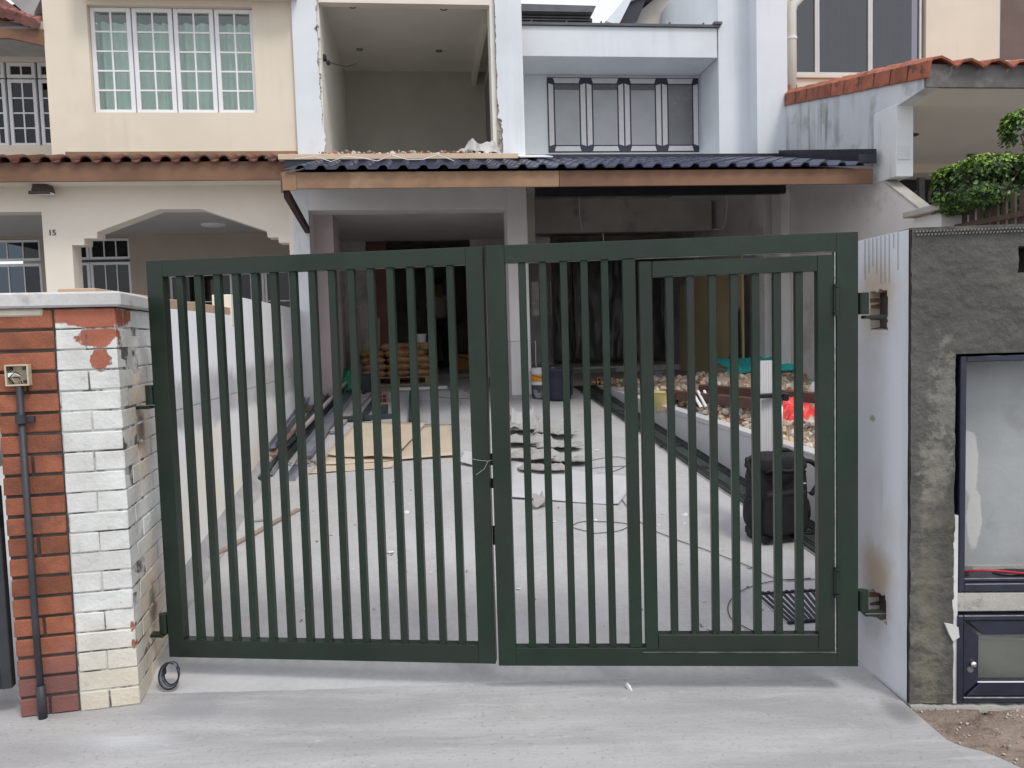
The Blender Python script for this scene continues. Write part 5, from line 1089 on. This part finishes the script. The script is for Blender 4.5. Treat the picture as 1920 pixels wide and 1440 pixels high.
# ---- person in the back
pp = onz(822, 677, PZ + .06); Yp = 15.2; pp = Vector((atY(824, 600, Yp).x, Yp, PZ + .06))
SKN = mat('skin', (.30, .17, .11), .6, .05); SHIRT = mat('grey_shirt', (.44, .43, .42), .9, .06, 4); TROU = mat('dark_trousers', (.02, .022, .03), .9, .1, 4); HAIR = mat('dark_hair', (.012, .011, .01), .8, .2)
def skin(name, mt, verts, edges, rad, parent, sub=2):
    me = bpy.data.meshes.new(name); me.from_pydata(verts, edges, []); o = link(name, me, parent); me.materials.append(mt)
    o.modifiers.new('skin', 'SKIN').use_smooth_shade = True
    sv = me.skin_vertices[0].data if me.skin_vertices else None
    if sv is None: me.attributes  # created lazily below
    bm = bmesh.new(); bm.from_mesh(me); ly = bm.verts.layers.skin.verify(); bm.verts.ensure_lookup_table()
    for v, r in zip(bm.verts, rad): v[ly].radius = r if isinstance(r, tuple) else (r, r); v[ly].use_root = False
    bm.verts[0][ly].use_root = True; bm.to_mesh(me); bm.free(); s = o.modifiers.new('sub', 'SUBSURF'); s.levels = sub; s.render_levels = sub; return o
per = thing('person', 'person in a grey shirt and dark trousers standing deep inside the doorway', 'person', pp, .5)
V = [(0, 0, .93), (0, 0, 1.08), (0, .01, 1.25), (0, .01, 1.38), (0, .0, 1.47), (0, -.02, 1.56), (0, -.03, 1.65),
     (.09, 0, .88), (.10, -.01, .5), (.10, .01, .09), (.11, -.13, .035), (-.09, 0, .88), (-.11, .0, .5), (-.12, .03, .09), (-.13, -.11, .035),
     (.17, .01, 1.37), (.22, .02, 1.12), (.20, -.12, .95), (.19, -.18, .88), (-.17, .01, 1.37), (-.23, .0, 1.12), (-.18, -.14, .96), (-.16, -.20, .90)]
Eg = [(0, 1), (1, 2), (2, 3), (3, 4), (4, 5), (5, 6), (0, 7), (7, 8), (8, 9), (9, 10), (0, 11), (11, 12), (12, 13), (13, 14), (3, 15), (15, 16), (16, 17), (17, 18), (3, 19), (19, 20), (20, 21), (21, 22)]
Rd = [(.15, .10), (.13, .09), (.15, .10), (.14, .09), .05, .075, .085, .085, .055, .04, .035, .085, .055, .04, .035, .055, .04, .032, .03, .055, .04, .032, .03]
skin('body', SKN, V, Eg, Rd, per)
skin('shirt', SHIRT, V[:4] + [V[15], V[16], V[19], V[20]], [(0, 1), (1, 2), (2, 3), (3, 4), (4, 5), (3, 6), (6, 7)], [(.175, .125), (.155, .115), (.175, .125), (.16, .105), .075, .062, .075, .062], per)
skin('trousers', TROU, [V[0], V[7], V[8], V[9], V[11], V[12], V[13]], [(0, 1), (1, 2), (2, 3), (0, 4), (4, 5), (5, 6)], [(.16, .115), .10, .072, .062, .10, .072, .062], per)
hm = MB().lathe([(0, .10), (.05, .09), (.082, .05), (.09, 0), (.08, -.04)], 16); hm.build('hair', HAIR, per, smooth=True, loc=(0, -.02, 1.655))
MB().box(-.012, .012, -.135, -.11, 1.60, 1.64).build('nose', SKN, per, bev=.006)
for s in (-1, 1): MB().box(.1 * s - .045, .1 * s + .045, -.2, .06, 0, .07).build('shoe', BLACKP, per, bev=.02)
for s in (-1, 1):
    for k in range(4): MB().tube([(.18 * s, -.19, .90), (.18 * s + .012 * (k - 1.5), -.215, .86), (.17 * s + .012 * (k - 1.5), -.21, .815 + .006 * abs(k - 1))], [.012, .010, .008], 6).build('finger', SKN, per, smooth=True)
    MB().tube([(.17 * s, -.17, .90), (.15 * s, -.20, .87), (.15 * s, -.21, .85)], [.013, .011, .009], 6).build('thumb', SKN, per, smooth=True)
# ---- clutter at the left inner wall
p = h2w(-1.93, 1.6, PZ)
for k, (dx, dy, h, col) in enumerate(((0, 0, 1.1, (.30, .26, .22)), (.10, .1, .8, (.36, .33, .30)), (.22, .0, .95, (.24, .18, .14)), (-.06, -.3, .7, (.32, .3, .3)))):
    tag(MB().box(-.04, .04, -.012, .012, 0, h).build('leaning_board', mat('board_%d' % k, col, .85), None, loc=p + Vector((dx, dy, 0)), rot=(-.12, .06 * (k - 1), .2 * k), bev=.002), ('tallest', 'second tallest', 'brown', 'shortest')[k] + ' narrow board leaning on the inner left wall', 'board', 'narrow boards leaning on the inner left wall')
hb = [(609, 540), (640, 500), (634, 560), (628, 590)]
for k, (x, y) in enumerate(((634, 505), (641, 545), (634, 575))):
    s_, z_ = hp(x, y, 1.8); tag(MB().box(-.04, .04, -.03, .03, -.09, .09).build('wall_box', mat('wallbox_%d' % k, (.34, .31, .31), .7), None, loc=h2w(s_, 1.8, z_), rot=(0, .1 * k, A), bev=.006), ('topmost', 'middle', 'lowest')[k] + ' small grey service box hanging by the inner left wall', 'service box', 'small grey service boxes on the inner left wall')
# ---- green tarpaulin heap
GT = mat('green_net', (.03, .20, .10), .6, .25, 20, .5, 60)
p = gp_(645, 737); cloth('green_net_heap', 'crumpled green netting heaped at the foot of the left wall', 'netting', GT, p + Vector((-.16, .1, .08)), A, .70, .40, .22, 4.4, 50, 36, sharp=6, tilt=.3)
# ---- metal studs and planks along the left wall
STL = mat('galvanised_steel', (.34, .36, .41), .38, .2, 5, .1, 40, metal=.6); OLDW = mat('old_timber', (.24, .15, .11), .85, .25, 5, .3, 40); DSTL = mat('dark_steel', (.06, .065, .07), .5, .2, 5, metal=.3); GRYW = mat('grey_timber', (.32, .30, .29), .85, .15, 5, .2)
def stud(label, a, b, w_, h, mt, cat='metal stud', name='metal_stud', chan=True, z=.0, z2=None, grp=None):
    a = gp_(*a); b = gp_(*b); a.z += z; b.z += z2 if z2 is not None else z; d = b - a; L = d.length
    t = MB()
    if chan: t.box(0, L, -w_ / 2, w_ / 2, 0, .003).box(0, L, -w_ / 2, -w_ / 2 + .003, .003, h).box(0, L, w_ / 2 - .003, w_ / 2, .003, h)
    else: t.box(0, L, -w_ / 2, w_ / 2, 0, h)
    o = t.build(name, mt, None, bev=0 if chan else .003, loc=a, rot=(0, -math.asin(d.z / L), math.atan2(d.y, d.x))); return tag(o, label, cat, grp)
gn = 'steel sections and boards piled along the left wall'
stud('galvanised steel channel on the right side of the pile, brightest and widest', (572, 868), (668, 732), .12, .04, STL, z=.06, grp=gn)
stud('dark steel channel in the centre of the pile', (525, 880), (640, 742), .07, .05, DSTL, z=.05, grp=gn)
stud('galvanised channel second from the left wall in the pile', (505, 895), (615, 742), .06, .05, STL, z=.02, grp=gn)
stud('thin dark angle lying highest on the pile', (540, 862), (655, 735), .04, .03, DSTL, z=.12, grp=gn)
stud('galvanised channel leaning against the wall side of the pile', (512, 862), (600, 735), .05, .05, STL, z=.10, grp=gn)
stud('old brown timber plank at the left edge of the pile', (508, 865), (640, 735), .10, .03, OLDW, 'plank', 'plank', False, .03, grp=gn)
stud('wide dusty brown board under the green netting', (590, 775), (672, 728), .26, .02, OLDW, 'board', 'board', False, .02, grp=gn)
stud('grey timber batten on the right flank of the pile', (625, 815), (700, 735), .07, .03, GRYW, 'batten', 'batten', False, .01, grp=gn)
stud('short galvanised channel end jutting from the front of the pile', (545, 902), (605, 812), .07, .05, STL, z=.0, grp=gn)
stud('slim grey batten between the steel channels', (560, 850), (650, 745), .03, .03, GRYW, 'batten', 'batten', False, .16, grp=gn)
stud('dark square tube under the channels in the pile', (490, 905), (596, 765), .05, .05, DSTL, 'steel tube', 'steel_tube', False, .0, grp=gn)
stud('long thin timber strip lying loose on the driveway near the gate', (385, 1053), (560, 957), .035, .018, mat('strip_timber', (.30, .23, .19), .85, .15, 5), 'timber strip', 'timber_strip', False, .0)
stud('short dark offcut at the near end of the timber strip', (381, 1055), (398, 1049), .03, .025, BLACKP, 'offcut', 'timber_offcut', False, .0)
stud('thin pale slip of wood beside the long timber strip', (462, 980), (498, 975), .04, .006, GRYW, 'wood slip', 'wood_slip', False)
p = gp_(585, 868); m = MB()
for i in range(45): m.rock((random.gauss(0, .09), random.gauss(0, .08), .015), random.choice((.01, .015, .022)), (1, 1, .6), 0)
stuff(tag(m.build('grit_pile', [RUBG], None, loc=p), 'grey crumbs at the front end of the steel pile', 'debris'))
# ---- dark green gate frame parts lying down
GF2 = mat('frame_green', (.03, .045, .045), .5, .15, 6, stain=((.2, .22, .22), .4, 10, .62))
stud('dark green steel post lying flat, the thick one right of the pile', (776, 797), (776, 742), .10, .06, GF2, 'steel post', 'steel_post', False, .01)
stud('dark green steel bar lying crosswise behind the brown card', (640, 792), (745, 786), .055, .05, GF2, 'steel bar', 'steel_bar', False, .01)
stud('dark green diagonal bar between the pallet and the brown card', (676, 796), (712, 745), .05, .05, GF2, 'steel bar', 'steel_bar', False, .02)
stud('short green bar upright stub behind the brown card', (713, 783), (727, 783), .05, .14, GF2, 'steel stub', 'steel_stub', False, .0)
p = gp_(688, 738); tag(MB().box(-.05, .05, -.05, .05, 0, .24).build('dark_block', BLACKP, None, loc=p, bev=.006), 'short dark post standing left of the pallet corner', 'post')
gr1 = gp_(700, 755); q = [gp_(x, y) for x, y in ((690, 797), (855, 797), (865, 752), (735, 752))]
c_ = sum(q, Vector()) / 4; tag(MB().add([v - c_ + Vector((0, 0, .004)) for v in q] + [v - c_ + Vector((0, 0, .012)) for v in q], [(0, 1, 2, 3), (4, 5, 6, 7), (0, 1, 5, 4), (1, 2, 6, 5), (2, 3, 7, 6), (3, 0, 4, 7)]).build('grey_board', mat('grey_board', (.36, .36, .37), .8, .08, 3), None, loc=c_, recalc=True), 'flat grey board under the green steel pieces', 'board')
# ---- brown card sheets
CARD = mat('brown_card', (.53, .445, .345), .85, .06, 2, .08, 30, stain=((.47, .37, .26), .4, 2, .55))
def sheet(label, pts, z, mt, name='cardboard_sheet', cat='cardboard', curl=.02, seed=1, grp=None):
    q = [gp_(*p) for p in pts]; c_ = sum(q, Vector()) / len(q)
    m = MB(); n = 14
    def f(u, v):
        a = q[0].lerp(q[1], u); b = q[3].lerp(q[2], u); p = a.lerp(b, v); return (p - c_) + Vector((0, 0, z + curl * (abs(2 * u - 1) ** 3 + abs(2 * v - 1) ** 3) * (.5 + mn.noise(Vector((u * 2 + seed, v * 2, seed)))) + .006 * mn.noise(Vector((u * 5, v * 5, seed)))))
    m.grid(n, n, f); o = m.build(name, mt, None, smooth=True, loc=c_); o.modifiers.new('t', 'SOLIDIFY').thickness = .005; return tag(o, label, cat, grp)
sheet('upper sheet of brown card lying on the driveway', ((612, 862), (740, 868), (800, 800), (668, 800)), .035, CARD, curl=.02, seed=2)
sheet('lower right sheet of brown card reaching toward the centre of the gate', ((600, 876), (858, 858), (842, 800), (655, 812)), .015, CARD, curl=.012, seed=5)
sheet('narrow lowest strip of brown card showing along the front edge', ((578, 890), (735, 878), (745, 862), (600, 868)), .006, CARD, curl=.008, seed=9)
# ---- grey flooring paper heap
GP = mat('grey_felt_sheet', (.36, .35, .335), .85, .10, 5, .2, 50, stain=((.25, .23, .21), .45, 5, .55)); GP2 = mat('grey_card', (.50, .50, .51), .85, .06, 3, .1)
sheet('large flat grey sheet lying before the crumpled heap', ((945, 935), (1160, 948), (1195, 895), (960, 868)), .006, GP2, 'floor_sheet', 'sheet', .012, 3)
sheet('pale grey sheet curling up behind the crumpled heap', ((955, 822), (1010, 815), (1000, 775), (962, 780)), .01, GP2, 'floor_sheet', 'sheet', .08, 6)
sp_ = ((975, 812, .30, .22, .10, 2.2, 'back left'), (1040, 818, .34, .2, .09, 6.4, 'back right'), (985, 836, .40, .22, .12, 11.3, 'middle left'), (1045, 842, .38, .22, .10, 15.1, 'middle right'), (1000, 862, .42, .24, .11, 21.4, 'front left'), (1062, 868, .34, .2, .12, 27.2, 'front right'), (1020, 884, .36, .16, .07, 31.4, 'frontmost'))
for k, (x, y, sx_, sy_, h_, sd_, w_) in enumerate(sp_):
    p = gp_(x, y); cloth('felt_offcut', 'crumpled grey felt offcut, the %s piece of the heap in the driveway' % w_, 'felt offcut', GP, p + Vector((0, 0, .01 + .012 * (6 - k) * .3)), random.uniform(-.6, .6), sx_ * 1.05, sy_ * 1.1, h_ * .7, sd_, 34, 24, sharp=4.5, group='crumpled grey felt offcuts in the driveway')
sheet('small curled grey sheet corner nearest the gate', ((998, 957), (1030, 952), (1018, 936), (1000, 940)), .01, GP, 'felt_offcut', 'felt offcut', .05, 8)
sheet('grey card scrap between the gate stiles', ((862, 872), (905, 880), (935, 852), (870, 850)), .01, GP2, 'floor_sheet', 'sheet', .03, 12)
# ---- wire frame stand, paint tins
p = onz(981, 734, PZ); CHR = mat('grey_steel_tube', (.45, .45, .46), .35, .1, metal=.7)
st_ = thing('wire_stand', 'upright thin metal frame standing beside the white pillar', 'frame', (p.x, p.y - .1, rz(p.y - .1)), A)
fw2 = .31; fh = .66
for y in (0, .08): MB().tube([(-fw2 / 2, y, 0), (-fw2 / 2 + (.0), y, fh), (fw2 / 2, y, fh), (fw2 / 2, y, 0)], .006, 6, closed=True).build('frame_loop', CHR if y == 0 else DSTL, st_)
def tin(name, label, px, py, r, h, mt, band=None, **k):
    p = gp_(px, py); return bucket(name, label, p, r * .92, r, h, mt, mat('paint_' + name, (.5, .5, .48), .6), True, band=band, **k)
tin('paint_tin', 'white paint tin with an orange label and dark lower half', 1018, 745, .135, .34, mat('white_tin', (.62, .63, .64), .45, .05, 6), band=(.55, .8, mat('orange_label', (.55, .25, .03), .5)))
MB().lathe([(.1262, .0), (.1305, .15)], 28).build('dark_lower_band', BKT, bpy.data.objects['paint_tin'])
tin('navy_bucket', 'large navy black bucket with white paint drips', 1046, 748, .165, .36, mat('navy_tin', (.018, .022, .045), .5, .2, 6, stain=((.5, .5, .52), .8, 12, .70)))
tin('green_tin', 'dark green tin partly hidden to the right of the navy bucket', 1064, 740, .07, .33, mat('green_tin', (.05, .10, .08), .5), handle=False)
# ---- yellow plywood board against the inner right wall, hanging sacks
a = h2w(3.17, 1.0, 0); tY0 = 2.6; tY1 = .2
zt0 = sp(1303, 572, 3.1)[1]; zt1_ = sp(1437, 548, 3.1)[1]
MB_ = MB().prism([(tY1, PZ - .0), (2.65, PZ), (2.65, 2.15), (1.4, 2.32), (tY1 + .02, 2.42), (tY1, 2.0)], 3.0, 3.025, pf)
o = MB_.build('plywood_board', mat('yellow_plywood', (.48, .385, .22), .8, .08, 1.5, .1), None, recalc=True); o.matrix_world = Matrix.Translation(HO) @ Matrix.Rotation(A, 4, 'Z'); tag(o, 'large yellowish plywood board leaning on the inner right wall', 'plywood board')
o = MB().prism([(.2, PZ), (.75, PZ), (.24, 1.75)], 2.975, 2.985, pf).build('dark_wedge', mat('dark_brown_board', (.06, .03, .025), .7), None, recalc=True); o.matrix_world = Matrix.Translation(HO) @ Matrix.Rotation(A, 4, 'Z'); tag(o, 'dark brown triangular board edge before the yellow plywood', 'board')
SK = mat('pale_sack', (.46, .42, .40), .9, .1, 5, .3)
for k, (x0, x1, y0, y1) in enumerate(((1246, 1285, 590, 672), (1270, 1314, 566, 650))):
    t = 3.9 - .25 * k; s0, z1_ = hp(x0, y0, t); s1, z0_ = hp(x1, y1, t)
    b = MB().grid(16, 16, lambda u, v: (s0 + (s1 - s0) * (u + .08 * math.sin(v * 4 + k) * (1 - v)), t + .05 * mn.noise(Vector((u * 5, v * 3, k))), z0_ + (z1_ - z0_) * v)); o = b.build('hanging_cloth', SK, None, smooth=True); o.modifiers.new('t', 'SOLIDIFY').thickness = .006
    o.matrix_world = Matrix.Translation(HO) @ Matrix.Rotation(A, 4, 'Z'); tag(o, ('left lower', 'right higher')[k] + ' pale cloth hung on the dark sheets at the back', 'cloth', 'pale cloths hung at the back')
# ---- backpack trolley
bpP = gp_(1462, 1016); bk = thing('trolley_backpack', 'black wheeled backpack standing on the driveway behind the wicket gate', 'backpack', (bpP.x, bpP.y + .07, rz(bpP.y)), math.radians(10)); bk.scale = (1.17, 1.05, 1.04)
def blobbox(w_, d_, h_, x=0, y=0, z=0, seed=0, e=3.2, taper=.1, n=26, amp=.010):
    m = MB()
    def f(u, v):
        th = u * 2 * PI; ph = (v - .5) * PI; ce = lambda a: math.copysign(abs(math.cos(a)) ** (2 / e), math.cos(a)); se = lambda a: math.copysign(abs(math.sin(a)) ** (2 / e), math.sin(a))
        q = Vector((ce(ph) * ce(th) * w_ / 2, ce(ph) * se(th) * d_ / 2, se(ph) * h_ / 2)); k = 1 - taper * (q.z / h_ + .5); q.x *= k; q.y *= k
        nn = amp * mn.noise(Vector((q.x * 9 + seed, q.y * 9, q.z * 9))); q *= 1 + nn / max(.05, q.length) * 1.5; return q + Vector((x, y, z))
    return m.grid(n * 2, n, f)
bkz = .47
blobbox(.30, .20, .46, 0, 0, .265, 1, 5.5, .06).build('bag_body', BAG, bk, smooth=True)
blobbox(.24, .08, .25, 0, -.10, .185, 5, 6, .03).build('front_pocket', BAG, bk, smooth=True)
blobbox(.31, .21, .10, -.01, -.005, .465, 9, 4, .15, amp=.02).build('top_flap', BAG, bk, smooth=True)
blobbox(.04, .13, .17, -.155, -.01, .18, 3, 2.6, .1, 14).build('side_pocket', BAG, bk, smooth=True); blobbox(.04, .13, .15, .155, -.01, .18, 7, 2.6, .1, 14).build('side_pocket', BAG, bk, smooth=True)
def strap(pts, w_=.035, name='strap', th=.006):
    m = MB()
    for a, b in zip(pts, pts[1:]): m.bar(a, b, w_, th, upv=(.2, 1, .1))
    return m.build(name, BAG, bk)
def curve(pts, n=6):
    out = []; P_ = [Vector(p) for p in pts]; P_ = [P_[0]] + P_ + [P_[-1]]
    for i in range(1, len(P_) - 2):
        for k in range(n):
            t = k / n; a, b, c, d = P_[i - 1:i + 3]; out.append(.5 * ((2 * b) + (-a + c) * t + (2 * a - 5 * b + 4 * c - d) * t * t + (-a + 3 * b - 3 * c + d) * t ** 3))
    return out + [P_[-2]]
MB().tube(curve([(-.13, -.04, .46), (-.185, -.06, .50), (-.185, -.09, .43), (-.165, -.10, .36), (-.15, -.08, .30)]), .012, 8).build('shoulder_strap', BAG, bk, smooth=True)
MB().tube(curve([(.11, -.05, .47), (.17, -.07, .46), (.215, -.07, .40), (.205, -.07, .33), (.16, -.08, .27)]), .014, 8).build('shoulder_strap', BAG, bk, smooth=True)
MB().tube(curve([(-.10, -.09, .42), (-.06, -.14, .44), (0, -.15, .43), (.06, -.14, .44), (.12, -.09, .41)]), .010, 8).build('carry_handle', BAG, bk, smooth=True)
MB().tube(curve([(-.06, -.02, .50), (.03, -.03, .535), (.10, -.02, .50)]), .014, 8).build('top_handle', BAG, bk, smooth=True)
MB().tube(curve([(-.115, -.148, .30), (0, -.155, .315), (.115, -.148, .30)]), .003, 5).build('zip', BLACKP, bk, smooth=True)
MB().box(.045, .095, -.1495, -.1475, .352, .358).build('logo_mark', UPVC, bk)
for s in (-1, 1):
    MB().tube([(.12 * s - .014, .04, .033), (.12 * s + .014, .04, .033)], .033, 16).build('wheel', BLACKP, bk, smooth=False); MB().box(.12 * s - .02, .12 * s + .02, .0, .08, .03, .075).build('wheel_housing', BLACKP, bk, bev=.006); MB().box(.10 * s - .012, .10 * s + .012, -.09, -.06, 0, .05).build('foot', BLACKP, bk, bev=.004)
hz_b = onp(1450, 752, bk.location + Vector((0, .08, 0)), (0, 1, 0)).z - bk.location.z
for x in (-.055, .085): MB().tube([(x, .09, .3), (x, .09, hz_b - .01)], .006, 8).build('handle_rod', CHR, bk, smooth=True)
MB().box(-.075, .105, .075, .105, hz_b - .014, hz_b + .014).box(-.085, -.06, .06, .11, hz_b - .045, hz_b + .005).box(.085, .115, .06, .11, hz_b - .035, hz_b + .012).build('grip', BLACKP, bk, bev=.006)
# white ribbed trunking stuck in the bag
wt_ = thing('white_trunking', 'tall white ribbed plastic strip standing up behind the backpack handle', 'plastic strip', bk.location + Vector((-.0, .13, .02)), 0)
ht = onp(1444, 676, wt_.location, (0, 1, 0)).z - wt_.location.z; xo = onp(1440, 676, wt_.location, (0, 1, 0)).x - wt_.location.x; xb_ = onp(1440, 868, wt_.location, (0, 1, 0)).x - wt_.location.x
tl = math.atan2(xo - xb_, ht - .35); body = MB().box(-.045, .045, 0, .012, 0, ht)
for i in range(6): body.box(-.042 + i * .0155, -.036 + i * .0155, -.004, .0, 0, ht)
o = body.build('strip_body', UPVC, wt_, rot=(0, .0, 0)); o.location = (xb_ , .0, 0); o.rotation_euler = (0, tl * .6, 0)
# ---- wires on the ground
WRM = mat('dark_wire', (.06, .06, .06), .6)
def gwire(label, pts, r=.0025, mt=WRM):
    q = [gp_(*p) + Vector((0, 0, .006)) for p in pts]; q = curve(q, 8); c_ = q[0].copy(); return tag(MB().tube([v - c_ for v in q], r, 5).build('wire', mt, None, smooth=True, loc=c_), label, 'wire')
gwire('thin dark wire looping across the driveway from the felt heap to the grate', ((1170, 875), (1110, 880), (1115, 895), (1150, 918), (1200, 980), (1260, 1010), (1330, 1035), (1400, 1062), (1462, 1088), (1520, 1086)))
gwire('closed oval loop of thin wire on the open driveway', ((1110, 1000), (1074, 990), (1090, 980), (1140, 980), (1178, 985), (1160, 997), (1110, 1002)))
gwire('wire loop around the square floor grate', ((1535, 1088), (1460, 1090), (1400, 1105), (1368, 1130), (1370, 1160), (1405, 1182), (1440, 1195)))
gwire('short curved wire beside the felt heap', ((1075, 875), (1120, 862), (1160, 858), (1180, 868), (1150, 885), (1100, 892)))
gwire('thin wire on the porch floor right of the pallet', ((805, 742), (850, 748), (905, 745), (870, 733), (905, 730)))
m = MB()
for i in range(160):
    px, py = random.uniform(560, 1500), random.uniform(790, 1190); p = gp_(px, py); m.rock((p.x, p.y, p.z + .003), random.choice((.003, .004, .006, .010)), (1.4, 1, .4), random.choice((0, 1)))
for px, py in ((763, 962), (733, 1037), (1180, 1293), (418, 1248), (1285, 967), (1010, 787), (1057, 790), (1120, 845)):
    p = gp_(px, py) if py < 1240 else onz(px, py, 0); m.rock((p.x, p.y, p.z + .005), .018, (1.5, 1, .4), 0)
stuff(tag(m.build('floor_litter', [mat('white_chip', (.70, .70, .70), .8), RUBG]), 'scattered chips and crumbs over the concrete driveway', 'litter'))
# ---- square floor grate
q = [gp_(*p) for p in ((1477, 1170), (1600, 1160), (1570, 1104), (1412, 1113))]; c_ = sum(q, Vector()) / 4
fg = thing('floor_grate', 'square black slotted floor grate near the wicket gate', 'grate', c_)
up_ = Vector((0, 0, .004)); pa_, pb_, pc_, pd_ = [v - c_ for v in q]
MB().add([v + up_ for v in (pa_, pb_, pc_, pd_)], [(0, 1, 2, 3)]).build('grate_gap', mat('gap_light', (.55, .55, .55), .8), fg)
nb = 14
for i in range(nb):
    u = (i + .5) / nb; a = pa_.lerp(pb_, u) + up_; b = pd_.lerp(pc_, u) + up_; MB().bar(a, b, .015, .012, upv=(0, 0, 1)).build('slat', METB, fg)
for u in (0, .93): MB().bar(pa_.lerp(pd_, u) + up_ * 1.4, pb_.lerp(pc_, u) + up_ * 1.4, .014, .016).build('edge_bar', METB, fg)
